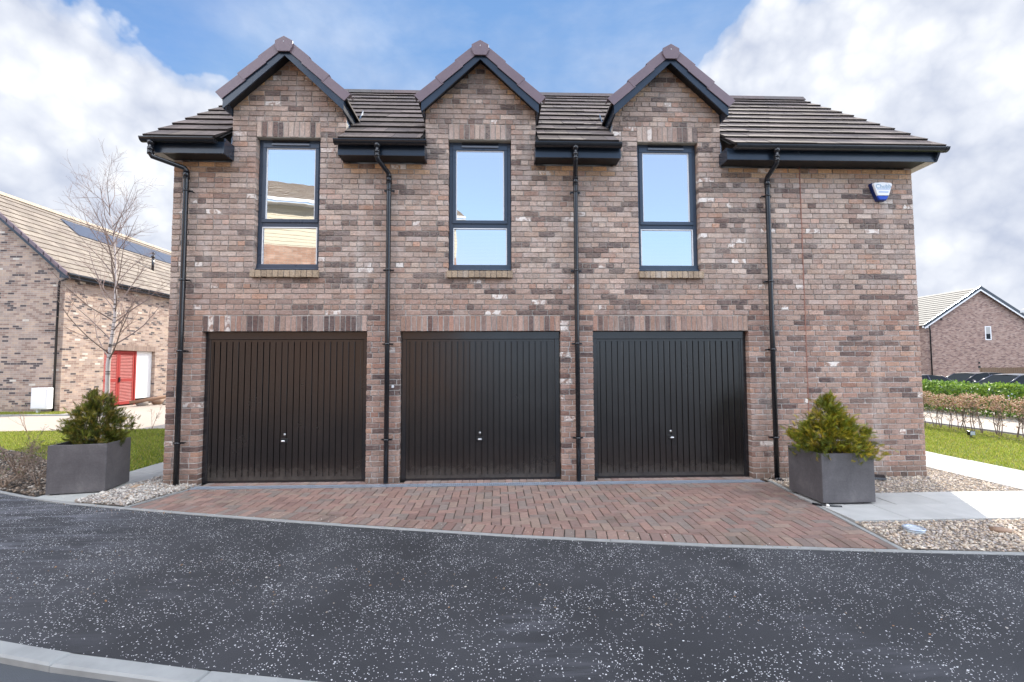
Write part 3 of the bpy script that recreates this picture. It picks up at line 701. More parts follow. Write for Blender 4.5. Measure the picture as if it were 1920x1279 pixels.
def rough_brick(mb, x0, x1, z0, z1, dep0, dep1, nx, nz, col, par, yf=0.0):
    """front face grid with uneven surface, soft worn arrises; x-z plane facing -y; dep0/dep1 = return depth left/right"""
    y0 = yf + random.uniform(-0.003, 0.003); r0 = 0.0035; b = len(mb.v)
    jx = [random.uniform(0, .0035) for _ in range(2)]; jz = [random.uniform(0, .003) for _ in range(2)]
    X0, X1, Z0, Z1 = x0 + jx[0], x1 - jx[1], z0 + jz[0], z1 - jz[1]
    tx = random.uniform(-.002, .002)
    xsn = [X0, X0 + r0] + [X0 + r0 + (X1 - X0 - 2 * r0) * i / nx for i in range(1, nx)] + [X1 - r0, X1]
    zsn = [Z0, Z0 + r0] + [Z0 + r0 + (Z1 - Z0 - 2 * r0) * i / nz for i in range(1, nz)] + [Z1 - r0, Z1]
    vs = []; W_, H_ = len(xsn), len(zsn)
    for j, z in enumerate(zsn):
        for i, x in enumerate(xsn):
            e = (i in (0, W_ - 1)) + (j in (0, H_ - 1))
            d = (0.0, 0.0022, 0.0045)[e] + random.uniform(-.0013, .0013)
            vs.append((x + (random.uniform(-.0017, .0017) if e else random.uniform(-.003, .003)), y0 + d + tx * (i / W_ - .5), z + random.uniform(-.0022, .0022)))
    fs = [(j * W_ + i, j * W_ + i + 1, (j + 1) * W_ + i + 1, (j + 1) * W_ + i) for j in range(H_ - 1) for i in range(W_ - 1)]
    n = len(vs); mb.add(vs, fs, col=col, par=par)
    yb = max(dep0, dep1, .018)
    # returns: left, right, bottom, top strips
    def strip(ids, yq):
        P = [vs[i] for i in ids]; Q = [(p[0], yq, p[2]) for p in P]; k = len(P)
        mb.add(P + Q, [(i, k + i, k + i + 1, i + 1) for i in range(k - 1)], col=col, par=par)
    strip([j * W_ for j in range(H_)][::-1], dep0 or .018); strip([j * W_ + W_ - 1 for j in range(H_)], dep1 or .018)
    strip(list(range(W_)), yb); strip([(H_ - 1) * W_ + i for i in range(W_)][::-1], .018)
wall = MB(); mort = MB()
JT = 0.010
zz0 = ZT - 29 * C_
nco = int((6.2 - zz0) / C_) + 1
for k in range(nco):
    z0 = zz0 + k * C_; z1 = z0 + C_; zm = (z0 + z1) / 2
    header = (k % 4 == 1)
    unit = 0.1125 if header else 0.2265
    off = {1: 0.0, 2: -0.113, 3: 0.0, 0: -0.113}[k % 4] + random.uniform(-.008, .008)
    for a, b in spans(zm):
        jl = any(abs(a - q) < .002 for q in jambs); jr = any(abs(b - q) < .002 for q in jambs)
        mort.box(a + (.006 if jl else 0), b - (.006 if jr else 0), 0.0100, 0.105 if (jl or jr) else 0.03, z0 - .0005, z1 + .0002 + (k % 2) * .0003)
        # brick joints on a common module so that the bond runs through
        i0 = math.floor((a - XL - off) / unit) - 1; edges = [a]
        i = i0
        while True:
            e = XL + off + i * unit
            if e > b - 0.045: break
            if e > a + 0.045: edges.append(e + random.uniform(-.004, .004))
            i += 1
        edges.append(b)
        for p, q in zip(edges, edges[1:]):
            if q - p > 0.245: p2 = [(p, (p + q) / 2), ((p + q) / 2, q)]
            else: p2 = [(p, q)]
            for s_, t_ in p2:
                x0 = s_ + (0 if s_ == a else JT / 2); x1 = t_ - (0 if t_ == b else JT / 2)
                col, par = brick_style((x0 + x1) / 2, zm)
                rough_brick(wall, x0, x1, z0 + JT / 2, z1 - JT / 2, .105 if s_ == a and jl else 0, .105 if t_ == b and jr else 0, 4 if x1 - x0 > .15 else 2, 2, col, par)
# soldier courses
def soldiers(x0, x1, z0, z1, y=0.0, dz=0):
    n = round((x1 - x0) / 0.0765); u_ = (x1 - x0) / n
    mort.box(x0, x1, y + 0.0085, y + 0.104, z0 + .003, z1 - .001)
    for i in range(n):
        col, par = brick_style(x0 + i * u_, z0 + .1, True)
        rough_brick(wall, x0 + i * u_ + .005, x0 + (i + 1) * u_ - .005, z0 + random.uniform(0, .002), z1 - .009, .1 + y, .1 + y, 2, 4 if z1 - z0 > .2 else 2, col, par, y)
for c in DX: soldiers(c - DW, c + DW, ZT, ZT + 3 * C_)
for c in WX: soldiers(c - WW, c + WW, ZW1, ZW1 + 3 * C_ + .004)
for c in WX: q = MB(); q.box(c - WW + .004, c + WW - .004, .006, .0995, ZW1 - .004, ZW1 + .0005); q.build('lintel_plate', plain('lintel_plate', (.42, .39, .32), .6), house)
wall.build('wall', M['brick'], house)
mort.build('mortar_bed', M['mortar'], house)
# projecting brick-on-edge sills
for c in WX:
    wall = MB(); mort = MB(); n = 12; x0, x1 = c - WW - .020, c + WW + .020; u_ = (x1 - x0) / n
    for i in range(n):
        col, par = brick_style(x0 + i * u_, 5.0, True); kq = random.uniform(.8, 1.05); col = (.40 * kq, .30 * kq, .205 * kq); par = (par[0] * .3, 0, 0)
        xa, xb = x0 + i * u_ + .004, x0 + (i + 1) * u_ - .004; j = random.uniform(-.004, .004); z0, z1 = ZW0 - .122, ZW0 - .006
        wall.add([(xa, -.062 + j, z0 + j), (xb, -.062 + j, z0 + j), (xb, .10, z0 + j), (xa, .10, z0 + j), (xa, -.055 + j, z1 - .018), (xb, -.055 + j, z1 - .018), (xb, .10, z1), (xa, .10, z1)],
                 [(0, 3, 2, 1), (4, 5, 6, 7), (0, 1, 5, 4), (1, 2, 6, 5), (2, 3, 7, 6), (3, 0, 4, 7)], col=col, par=par)
    wall.box(x0 + .006, x1 - .006, -.048, .09, ZW0 - .118, ZW0 - .03, col=(.30, .26, .23), par=(0, 0, 0))
    wall.build('sill', M['brick'], house, bevel=.004)
# other outside walls, and the floor and room lining behind the front wall
YB = 5.30; RP = 0.83           # rear wall, main roof pitch (rise per metre)
def zroof(y): return 4.76 + RP * (y + 0.35)
mb = MB()
ZR = zroof(YB / 2) - .06
for x, s in ((XL, 1), (XR, -1)):
    mb.prism([(x, .012, 0), (x, YB, 0), (x, YB, zroof(0) - .08), (x, YB / 2, ZR), (x, .012, zroof(0) - .08)], (s * .10, 0, 0))
mb.box(XL + .1, XR - .1, YB - .1, YB - .002, 0, zroof(0) - .1)
mb.build('side_wall', M['side_brick'], house)
mb = MB(); mb.box(XL + .12, XR - .12, .30, YB - .12, 2.50, 2.60); mb.box(XL + .12, XR - .12, .30, YB - .12, 5.16, 5.2); mb.box(XL + .12, XR - .12, 3.2, 3.25, 2.6, 5.16)
for x in (-1.4, 1.35): mb.box(x, x + .1, .3, 3.2, 2.6, 5.16)
# inner leaf with window reveals
xs = [XL + .11] + [q for c in WX for q in (c - .43, c + .43)] + [XR - .11]
for i in range(0, len(xs), 2): mb.box(xs[i], xs[i + 1], .175, .285, 2.30, 5.15)
for c in WX: mb.box(c - .43, c + .43, .175, .285, 2.30, ZW0 + .02); mb.box(c - .43, c + .43, .175, .285, ZW1 - .05, 5.15)
mb.build('interior', M['room'], house)
# unseen rear wing, added and sized so its shadow covers the left lawn
mb = MB(); mb.box(-5.95, 1.4, YB + .5, 12.2, 0, 4.66); mb.prism([(-5.95, YB + .51, 4.66), (1.4, YB + .51, 4.66), ((-5.95 + 1.4) / 2, YB + .51, 6.9)], (0, 6.6, 0))
mb.build('shade_wing_wall', M['side_brick'], house)
mb = MB(); xm = (-5.95 + 1.4) / 2
for s in (-1, 1):
    e = -6.2 if s < 0 else 1.65
    mb.prism([(xm, YB + .4, 7.05), (e, YB + .4, 4.66), (e, YB + .4, 4.60), (xm, YB + .4, 6.98)], (0, 7.0, 0), col=(.18, .15, .14))
mb.build('shade_wing_roof', M['tile'], house)

# movement joint sealant
mb = MB(); mb.box(4.7505, 4.7635, -0.002, 0.09, 0.0, 4.585); mb.build('movement_joint', plain('sealant', (0.26, 0.12, 0.085), 0.7), house)

# garage doors
for c in DX:
    d = MB(); yf = 0.098; x0, x1 = c - DW + .075, c + DW - .075; zt = ZT - .115; zb = .045
    n = 24; u_ = (x1 - x0 - .07) / n
    prof = [(x0, yf)]
    xx = x0 + .035; prof.append((xx, yf))
    for i in range(n):
        a, b = xx + i * u_, xx + (i + 1) * u_
        prof += [(a + .002, yf + .014), (a + .010, yf + .014), (a + .016, yf - .001), (b - .006, yf - .001), (b - .002, yf)] if i < n else []
    prof.append((x1 - .035, yf)); prof.append((x1, yf))
    vs = []; m_ = len(prof); zl = [zb + .05, zb + .6, zb + 1.2, zt - .03]
    for z in zl: vs += [(px, py + random.uniform(-.0004, .0004), z) for px, py in prof]
    d.add(vs, [(j * m_ + i, j * m_ + i + 1, (j + 1) * m_ + i + 1, (j + 1) * m_ + i) for j in range(len(zl) - 1) for i in range(m_ - 1)])
    d.box(x0, x1, yf - .004, yf + .03, zb, zb + .05); d.box(x0, x1, yf - .004, yf + .03, zt - .03, zt)
    for q in (x0, x1 - .022): d.box(q, q + .022, yf - .005, yf + .03, zb + .0505, zt - .0305)
    d.box(x0 + .002, x1 - .002, yf + .032, yf + .05, zb, zt)
    door = d.build('garage_door', M['door'], house)
    f = MB()
    f.box(c - DW + .003, x0 - .004, .088, .17, .016, zt + .004); f.box(x1 + .004, c + DW - .003, .088, .17, .016, zt + .004)
    f.box(c - DW + .003, c + DW - .003, .084, .17, zt + .0045, ZT - .004); f.box(x0 - .004, x1 + .004, .100, .17, .004, zb - .004)
    f.build('frame', M['doorframe'], door, bevel=.003)
    hx = c - .018 if c < 2 else c + .0
    h = MB(); h.tube([(hx, yf - .014, .682), (hx, yf + .01, .682)], .015, 16); h.box(hx - .006, hx + .006, yf - .0175, yf - .010, .678, .700)
    h.build('lock', M['chrome'], door)
    h = MB(); h.box(hx - .05, hx + .05, yf - .009, yf + .004, .565, .625); h.build('handle_plate', M['dark'], door, bevel=.006)
    h = MB(); h.tube([(hx, yf - .04, .595), (hx, yf, .595)], .010, 12); h.tube([(hx - .028, yf - .046, .590), (hx - .015, yf - .05, .596), (hx + .015, yf - .05, .596), (hx + .028, yf - .046, .590)], [.009, .013, .013, .009], 12)
    h.build('handle', M['chrome'], door)
    g_ = MB(); g_.box(c - DW + .003, c + DW - .003, .17, .19, 0, ZT); g_.build('back_panel', M['dark'], door)

# windows
for wi, c in enumerate(WX):
    F_ = MB(); y0, y1 = .100, .168; z0, z1 = ZW0 + .005, ZW1 - .002; xl, xr = c - WW + .003, c + WW - .003
    mh = .060; zt0, zt1 = 3.660, 3.735
    F_.box(xl, xl + mh, y0, y1, z0 + .085, z1 - .06); F_.box(xr - mh, xr, y0, y1, z0 + .085, z1 - .06)
    F_.box(xl, xr, y0, y1, z1 - .06, z1); F_.box(xl, xr, y0 - .02, y1, z0, z0 + .085); F_.box(xl - .0, xr + .0, y0 - .06, y0 - .021, z0 - .004, z0 + .012)
    F_.box(xl + mh, xr - mh, y0 + .002, y1, zt0, zt1)
    win = F_.build('window', M['frame'], house, bevel=.004)
    s = MB(); sx0, sx1, sz0, sz1 = xl + mh - .012, xr - mh + .012, zt1 - .012, z1 - .048; w_ = .052
    s.box(sx0, sx0 + w_, y0 - .014, y1 - .01, sz0 + w_, sz1 - w_ - .02); s.box(sx1 - w_, sx1, y0 - .014, y1 - .01, sz0 + w_, sz1 - w_ - .02)
    s.box(sx0, sx1, y0 - .014, y1 - .01, sz0, sz0 + w_); s.box(sx0, sx1, y0 - .014, y1 - .01, sz1 - w_ - .02, sz1)
    s.build('sash', M['frame'], win, bevel=.005)
    t = MB()
    t.box(c - .27, c + .27, y0 - .034, y0 - .0145, sz1 - .040, sz1 - .012); t.build('trickle_vent', plain('vent_grey', (.16, .18, .21), .4), win, bevel=.005)
    t = MB(); t.box(c - .27, c + .27, y0 - .030, y0 - .0005, z1 - .030, z1 - .014); t.build('vent_hood', M['black'], win, bevel=.004)
    if True:
        p = MB(); a, b, e, g2 = sx0 + w_, sx1 - w_, sz0 + w_, sz1 - w_ - .02; p.add([(a, y0 + .012, e), (b, y0 + .012, e), (b, y0 + .0115, g2), (a, y0 + .012, g2)], [(0, 1, 2, 3)]); p.build('pane', M['glass'], win)
        p = MB(); p.add([(xl + mh, y0 + .02, z0 + .085), (xr - mh, y0 + .02, z0 + .085), (xr - mh, y0 + .02, zt0), (xl + mh, y0 + .02, zt0)], [(0, 1, 2, 3)]); p.build('pane', M['glass'], win)
    for (a, b, g2) in ((sx0 + w_, sx1 - w_, sz1 - w_ - .02), (xl + mh, xr - mh, zt0)): q = MB(); q.box(a, b, y0 + .002, y0 + .011, g2 - .013, g2); q.build('head_bead', M['white'], win)
    # white inner lining and the venetian blinds behind the glass
    for (a, b, e, g2) in ((sx0 + w_ + .0, sx1 - w_, sz0 + w_, sz1 - w_ - .02), (xl + mh, xr - mh, z0 + .085, zt0)):
        for q in (a, b - .013): w2 = MB(); w2.box(q, q + .013, y0 + .002, y0 + .011, e, g2 - .014); w2.build('inner_lining', M['white'], win)
    for bi, (a, b, e, g2) in enumerate(((sx0 + w_ + .022, sx1 - w_ - .022, sz0 + w_, sz1 - w_ - .02), (xl + mh + .022, xr - mh - .022, z0 + .085, zt0))):
        bl = MB(); yb = y0 + .050
        bl.box(a, b, yb, yb + .03, g2 - .046, g2 - .020); bl.box(a, b, yb - .001, yb + .031, g2 - .018, g2 - .002)
        full = (wi == 0) or bi == 1
        zb = e + .01 if full else g2 - .075
        z = g2 - .058
        step = .021 if full else .006
        while z > zb:
            bl.add([(a, yb + .002, z - (.003 if not full else -.0045)), (b, yb + .002, z - (.003 if not full else -.0045)), (b, yb + .027, z + (.0 if full else .0) - (.0045 if full else 0)), (a, yb + .027, z - (.0045 if full else 0))], [(0, 1, 2, 3)]); z -= step
        for q in (a + (b - a) * .17, a + (b - a) * .83): bl.box(q - .004, q + .004, yb - .003, yb - .001, zb, g2 - .03)
        if bi == 0 : bl.tube([(b - .045, yb - .008, g2 - .03), (b - .045, yb - .008, g2 - .5)], .0035, 6)
        bl.build('blind', M['white'], win)
# small things standing on the inner window boards
for c, kind in ((WX[1], 'bowl'),):
    bw = MB(); ring = []
    prof = [(0.0, 0), (.03, .0), (.065, .04), (.075, .075), (.068, .075), (.055, .03), (0, .02)]
    for r_, z in prof: ring.append([(c + .27 + r_ * math.cos(a * math.pi / 8), .26 + r_ * math.sin(a * math.pi / 8), ZW0 + .125 + z) for a in range(16)])
    vs = sum(ring, []); bw.smooth = True; bw.add(vs, [(i * 16 + j, i * 16 + (j + 1) % 16, (i + 1) * 16 + (j + 1) % 16, (i + 1) * 16 + j) for i in range(len(prof) - 1) for j in range(16)])
    o = bw.build('bowl', plain('bowl_glaze', (.30, .22, .15), .3)); tag(o, 'small brown bowl on the sill inside the middle dormer window', 'bowl')

# roof tiles
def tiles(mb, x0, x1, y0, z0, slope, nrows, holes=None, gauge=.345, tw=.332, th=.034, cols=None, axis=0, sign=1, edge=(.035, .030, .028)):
    """courses of interlocking tiles rising in +y (axis 0) from eave y0,z0"""
    L_ = math.hypot(1, slope); uy, uz = 1 / L_, slope / L_; ny, nz = -uz, uy
    for r_ in range(nrows):
        s0 = r_ * gauge; s1 = s0 + gauge + .05
        if r_ == nrows - 1: s1 = s0 + gauge
        off = (r_ % 2) * tw / 2; i = -1
        segs = [(x0, x1)]
        ym = y0 + s0 * uy
        if holes: segs = holes(ym + .08)
        for a, b in segs:
            k = math.floor((a - x0 - off) / tw)
            while x0 + off + k * tw < b:
                p, q = max(a, x0 + off + k * tw), min(b, x0 + off + (k + 1) * tw); k += 1
                if q - p < .02: continue
                c = random.choice(cols or [(0.165, 0.135, 0.12), (0.18, 0.145, 0.13), (0.15, 0.125, 0.115), (0.17, 0.14, 0.12)]); kc = random.uniform(.84, 1.14); c = tuple(v * kc for v in c)
                j = random.uniform(-.003, .003); g0 = .002
                def P(x, s, h): return (x, y0 + s * uy + h * ny, z0 + s * uz + h * nz)
                h0, h1 = .034 + j, .004
                A = [P(p + g0, s0, h0), P(q - g0, s0 + random.uniform(-.002, .002), h0 + random.uniform(-.001, .001)), P(q - g0, s1, h1), P(p + g0, s1, h1)]
                Bt = [P(p + g0, s0, h0 - th), P(q - g0, s0, h0 - th), P(q - g0, s1, h1 - .012), P(p + g0, s1, h1 - .012)]
                mb.add(A + Bt, [(0, 1, 2, 3)], col=c)
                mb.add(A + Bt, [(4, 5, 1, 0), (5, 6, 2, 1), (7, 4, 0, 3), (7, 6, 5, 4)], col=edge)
RX0, RX1 = -4.53, 6.66
def rh(y):
    segs = [(RX0, RX1)]
    z = zroof(y)
    for c in DX:
        h = HWD + .012 if y < .55 else max(0.0, (6.22 - z) / SL - .05)
        if z > 6.2: continue
        out = []
        for a, b in segs:
            if c + h <= a or c - h >= b: out.append((a, b)); continue
            if a < c - h: out.append((a, c - h))
            if c + h < b: out.append((c + h, b))
        segs = out
    return segs
mb = MB(); NR = 11; gauge_ = (2.95 + .0) * math.hypot(1, RP) / NR
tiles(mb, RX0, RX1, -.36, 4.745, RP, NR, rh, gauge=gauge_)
roof = mb.build('roof', M['tile'], house)
yr = -.36 + 2.95; zr = 4.745 + 2.95 * RP
mb = MB(); mb.obox((RX0, yr, zr + .012), (RX1 - RX0, 0, 0), (0, YB + .4 - yr, -(YB + .4 - yr) * RP), (0, .012, .02), col=(.16, .13, .125))
mb.build('rear_slope', M['tile'], house)
mb = MB(); x = RX0 - .01
while x < RX1:
    e = min(x + .45, RX1 + .01)
    mb.prism([(x, yr - .13, zr - .055), (x, yr - .05, zr + .055), (x, yr + .05, zr + .055), (x, yr + .13, zr - .055)], (e - x - .004, 0, 0), col=(.15 * random.uniform(.9, 1.1), .125, .12)); x += .45
mb.build('ridge', M['tile'], roof)
mb = MB()   # verge closure boards under the tile ends
for x in (RX0 + .02, RX1 - .055):
    mb = MB(); mb.prism([(x, -.33, 4.735), (x, yr, zr - .01), (x, YB + .33, 4.735), (x, YB + .33, 4.59), (x, yr, zr - .16), (x, -.25, 4.585)], (.035, 0, 0))
    mb.build('bargeboard', M['fascia'], roof)
for a, b in ((RX0 + .055, XL - .002), (XR + .002, RX1 - .056)):
    mb = MB()
    for s in (0, 1):
        y0_, y1_ = (-.24, yr) if s == 0 else (YB + .24, yr)
        mb.prism([(a, y0_, 4.60 if s == 0 else 4.60), (b, y0_, 4.60), (b, y1_, zr - .15), (a, y1_, zr - .15)], (0, 0, -.012))
    mb.build('verge_soffit', M['soffit_pale'], roof)
# underlay so no light passes between tiles (split round the dormers)
mb = MB()
for a, b in ((RX0 + .03, DX[0] - HWD), (DX[0] + HWD, DX[1] - HWD), (DX[1] + HWD, DX[2] - HWD), (DX[2] + HWD, RX1 - .03)):
    mb.prism([(a, -.27, zroof(-.27) - .035), (b, -.27, zroof(-.27) - .035), (b, 1.35, zroof(1.35) - .035), (a, 1.35, zroof(1.35) - .035)], (0, .004, -.006))
mb.prism([(RX0 + .03, 1.35, zroof(1.35) - .035), (RX1 - .03, 1.35, zroof(1.35) - .035), (RX1 - .03, yr, zr - .035), (RX0 + .03, yr, zr - .035)], (0, .004, -.006))
mb.build('underlay', M['dark'], roof)

# eaves boxes, gutters
YF = -.245; EZ = 4.582
SEG = [(RX0 + .02, DX[0] - HWD + .035, -4.59, -3.61), (DX[0] + HWD - .03, DX[1] - HWD + .03, -2.005, -.735), (DX[1] + HWD - .03, DX[2] - HWD + .045, .765, 1.985), (DX[2] + HWD - .03, RX1 - .02, 3.62, 6.725)]
for i, (a, b, g0, g1) in enumerate(SEG):
    mb = MB(); mb.box(a, b, YF, YF + .018, EZ - .004, 4.742)
    if i > 0: mb.box(a, a + .018, YF + .0185, -.002, EZ - .004, 4.76)
    if i < 3: mb.box(b - .018, b, YF + .0185, -.002, EZ - .004, 4.80 if i == 0 else 4.76)
    fs = mb.build('fascia', M['fascia'], house, bevel=.002)
    mb = MB(); xa, xb = max(a + .019, XL), min(b - .019, XR); mb.box(xa, xb, YF + .019, -.004, EZ + .002, EZ + .014); mb.build('soffit', M['soffit'], fs)
    if i in (0, 3):
        mb = MB(); xa, xb = (a + .003, XL - .001) if i == 0 else (XR + .001, b - .003); mb.box(xa, xb, YF + .019, .30, EZ - .002, EZ + .012); mb.build('soffit_end', M['soffit_pale'], fs)
    # gutter: half-round with lip
    gy, gz, gr = YF - .064, 4.748, .058
    mb = MB(); n = 12; ring = []
    for (r_, ) in ((gr,), (gr - .004,)):
        for j in range(n + 1): an = math.pi + math.pi * j / n; ring.append((gy + r_ * math.cos(an), gz + r_ * math.sin(an)))
    outer = ring[:n + 1]; inner = ring[n + 1:]
    loop = outer + inner[::-1]; k = len(loop)
    vs = [(g0, y, z) for y, z in loop] + [(g1, y, z) for y, z in loop]
    mb.smooth = True; mb.add(vs, [(j, k + j, k + (j + 1) % k, (j + 1) % k)[::-1] for j in range(k)]); mb.smooth = False
    for xx in (g0, g1 - .004): mb.prism([(xx, y, z) for y, z in outer], (.004, 0, 0))
    for y in (gy - gr - .004,): mb.box(g0, g1, y, y + .008, gz - .010, gz + .004)
    gut = mb.build('gutter', M['black'], house)
    x = g0 + .18
    while x < g1 - .05:
        br = MB(); R2 = gr + .0035; prs = [(gy + R2 * math.cos(math.pi + math.pi * j / n), gz + R2 * math.sin(math.pi + math.pi * j / n)) for j in range(n + 1)]
        vs = [(x, y, z) for y, z in prs] + [(x + .022, y, z) for y, z in prs]; kk = len(prs)
        br.add(vs, [(j, kk + j, kk + j + 1, j + 1) for j in range(kk - 1)]); br.box(x, x + .022, gy - R2 - .003, gy - R2 + .004, gz - .006, gz + .006)
        br.build('gutter_bracket', M['black'], gut); x += .41
# lead upstands where the eaves meet the dormers
for c in DX:
    for s in (-1, 1):
        mb = MB(); xo = c + s * (HWD + .001); x1_ = xo + s * .006
        a, b = min(xo, x1_), max(xo, x1_)
        mb.prism([(a, -.01, 4.745), (a, .012, 4.80), (a, .80, zroof(.80) + .10), (a, .80, zroof(.80)), (a, -.01, 4.70)], (b - a, 0, 0))
        mb.prism([(a - .0005, -.012, 4.60), (a - .0005, -.012, 4.90), (a - .0005, .03, 5.0), (a - .0005, .03, 4.60)], (b - a + .001, 0, 0))
        mb.build('lead_flashing', M['lead'], house)

# dormers
for c in DX:
    d = empty('dormer_roof', (0, 0, 0)); d.parent = house
    yb_ = 1.5
    # slopes
    mb = MB()
    for s in (-1, 1):
        for r_ in range(3):
            s0, s1 = r_ / 3, (r_ + 1) / 3
            xa, xb = c + s * .88 * (1 - s0), c + s * .88 * (1 - s1) - s * .0
            za, zb = 6.215 - SL * abs(xa - c), 6.265 - SL * abs(xb - c)
            y = -.14
            while y < 1.6:
                zmid = (za + zb) / 2; ylim = (max(za, zb) - 4.76) / RP - .35 + .15
                if y > ylim: break
                y2 = min(y + .30, 1.62); kc = random.uniform(.88, 1.1); col = tuple(v * kc for v in (.15, .13, .12))
                A = [(xa, y, za + .016), (xa, y2 - .004, za + .016), (xb, y2 - .004, zb - .004), (xb, y, zb - .004)]
                B_ = [(q[0], q[1], q[2] - .03) for q in A]
                mb.add(A + B_, [(0, 1, 2, 3), (4, 7, 6, 5), (0, 4, 5, 1), (1, 5, 6, 2), (2, 6, 7, 3), (3, 7, 4, 0)] if s < 0 else [(3, 2, 1, 0), (5, 6, 7, 4), (1, 5, 4, 0), (2, 6, 5, 1), (3, 7, 6, 2), (0, 4, 7, 3)], col=col); y += .30
    mb.build('tiles', M['tile'], d)
    # verge units
    mb = MB(); ln = math.hypot(1, SL); ux, uz = 1 / ln, -SL / ln
    for s in (-1, 1):
        for r_ in range(3):
            t0, t1 = .075 + r_ * .375, .075 + (r_ + 1) * .375 + (.03 if r_ < 2 else .055)
            top0, top1 = .0, .020
            if r_ < 2: pass
            def Q(t, h): return (c + s * (t * ux - h * uz * -1 * 0 + h * (-uz)), 6.305 + t * uz - 0 + h * ux)
            # h measured perpendicular, outward (up)
            pts = [Q(t0, -.005 + (0)), Q(t1, .016), Q(t1, -.118), Q(t0, -.132)]
            yy = -.222 - .0025 * r_ * 0 - (.004 if r_ == 1 else 0)
            mb.prism([(x, yy, z) for x, z in pts], (0, .012, 0))
            cap = [Q(t0, -.012), Q(t1, .016), Q(t1, .002), Q(t0, -.024)]
            mb.prism([(x, yy + .0125, z) for x, z in cap], (0, .13, 0))
    mb.build('verge_trim', M['verge'], d, bevel=.003)
    mb = MB(); hx = [(-.122, 6.135), (-.122, 6.218), (0, 6.285), (.122, 6.218), (.122, 6.135), (.085, 6.062), (-.085, 6.062)]
    mb.prism([(c + x, -.242, z) for x, z in hx], (0, .022, 0)); e = mb.build('ridge_end', M['verge'], d, bevel=.004)
    mb = MB(); mb.tube([(c, -.246, 6.20), (c, -.241, 6.20)], .006, 8); mb.build('screw', M['chrome'], e)
    mb = MB(); y = -.215
    while y < 1.42:
        mb.prism([(c - .11, y, 6.13), (c - .04, y, 6.235), (c + .04, y, 6.235), (c + .11, y, 6.13)], (0, .445, 0), col=(.15, .125, .12)); y += .45
    mb.build('ridge', M['tile'], d)
    # barge boards and raking soffits
    mb = MB()
    for s in (-1, 1):
        zt_, zb_ = 6.19, 6.025
        mb.prism([(c, -.205, zt_), (c + s * .835, -.205, zt_ - SL * .835), (c + s * .835, -.205, 5.245), (c + s * .815, -.205, zb_ - SL * .815 - .02), (c, -.205, zb_)], (0, .022, 0))
        mb.prism([(c + s * .812, -.182, 5.235), (c + s * .834, -.182, 5.245), (c + s * .834, -.182, 5.43), (c + s * .812, -.182, 5.45)], (0, .75, .03))
    mb.build('bargeboard', M['fascia'], d)
    mb = MB()
    for s in (-1, 1):
        mb.prism([(c, -.183, 6.105), (c + s * .811, -.183, 6.105 - SL * .811), (c + s * .811, -.183, 6.12 - SL * .811), (c, -.183, 6.12)], (0, .186, 0))
    mb.build('soffit', M['soffit'], d)
    # cheeks above the main roof
    for s in (-1, 1):
        mb = MB(); a = c + s * (HWD - .03)
        mb.prism([(a, .012, 4.70), (a, .012, 5.50), (a, .62, 5.53), (a, .62, zroof(.62) - .05)], (s * .022, 0, 0))
        mb.build('cheek', M['lead'], d)

# rainwater pipes
PIPES = [(-4.463, -4.135, 4.655), (-1.416, -1.307, 4.655), (1.335, 1.372, 4.655), (4.215, 4.208, 4.655)]
for i, (xg, xp_, zg) in enumerate(PIPES):
    gy = YF - .064; py = -.075; r = .034
    mb = MB(); z1 = 4.36 if i else 4.40
    pts = [(xg, gy, 4.70), (xg, gy, 4.535), (xg + (xp_ - xg) * .05, gy + (py - gy) * .06, 4.50), (xg + (xp_ - xg) * .93, py - (py - gy) * .07, z1 + .035), (xp_, py, z1), (xp_, py, z1 - .2), (xp_, py, 2.2), (xp_, py, .03)]
    mb.tube(pts, r, 16); 
    p = mb.build('downpipe', M['black'], house)
    for z in (4.545, 4.60): 
        q = MB(); q.tube([(xg, gy, z - .02), (xg, gy, z + .02)], r + .006, 16); q.build('collar', M['black'], p)
    q = MB(); q.tube([(xp_, py, z1 - .10), (xp_, py, z1 - .01)], r + .006, 16); q.tube([(xp_, py, z1 - .115), (xp_, py, z1 - .100)], r + .009, 16); q.build('collar', M['black'], p)
    q = MB(); q.tube([(xg, gy, 4.66), (xg, gy, 4.705)], [r + .004, r + .018], 16); q.build('outlet', M['black'], p)
    for z in ([4.12, 2.85, 1.86, .60] if i in (0, 3) else [4.15, 3.0, 1.95, .62]):
        q = MB(); q.tube([(xp_, py, z - .014), (xp_, py, z + .014)], r + .005, 14); q.box(xp_ - .075, xp_ + .075, py + .028, py + .034, z - .012, z + .012)
        for s in (-.06, .06): q.tube([(xp_ + s, py + .026, z), (xp_ + s, .004, z)], .008, 6)
        q.build('pipe_bracket', M['black'], p)
q = MB(); q.tube([(4.208, -.075, .028), (4.208, -.085, .005)], .05, 12); q.box(4.13, 4.29, -.16, .0, .0, .022); q.build('shoe', M['black'], house, bevel=.006)
# small white patch label between door two and its pipe
q = MB(); q.box(-1.258, -1.225, -.004, .012, 1.335, 1.375); q.build('number_tag', M['white'], house)

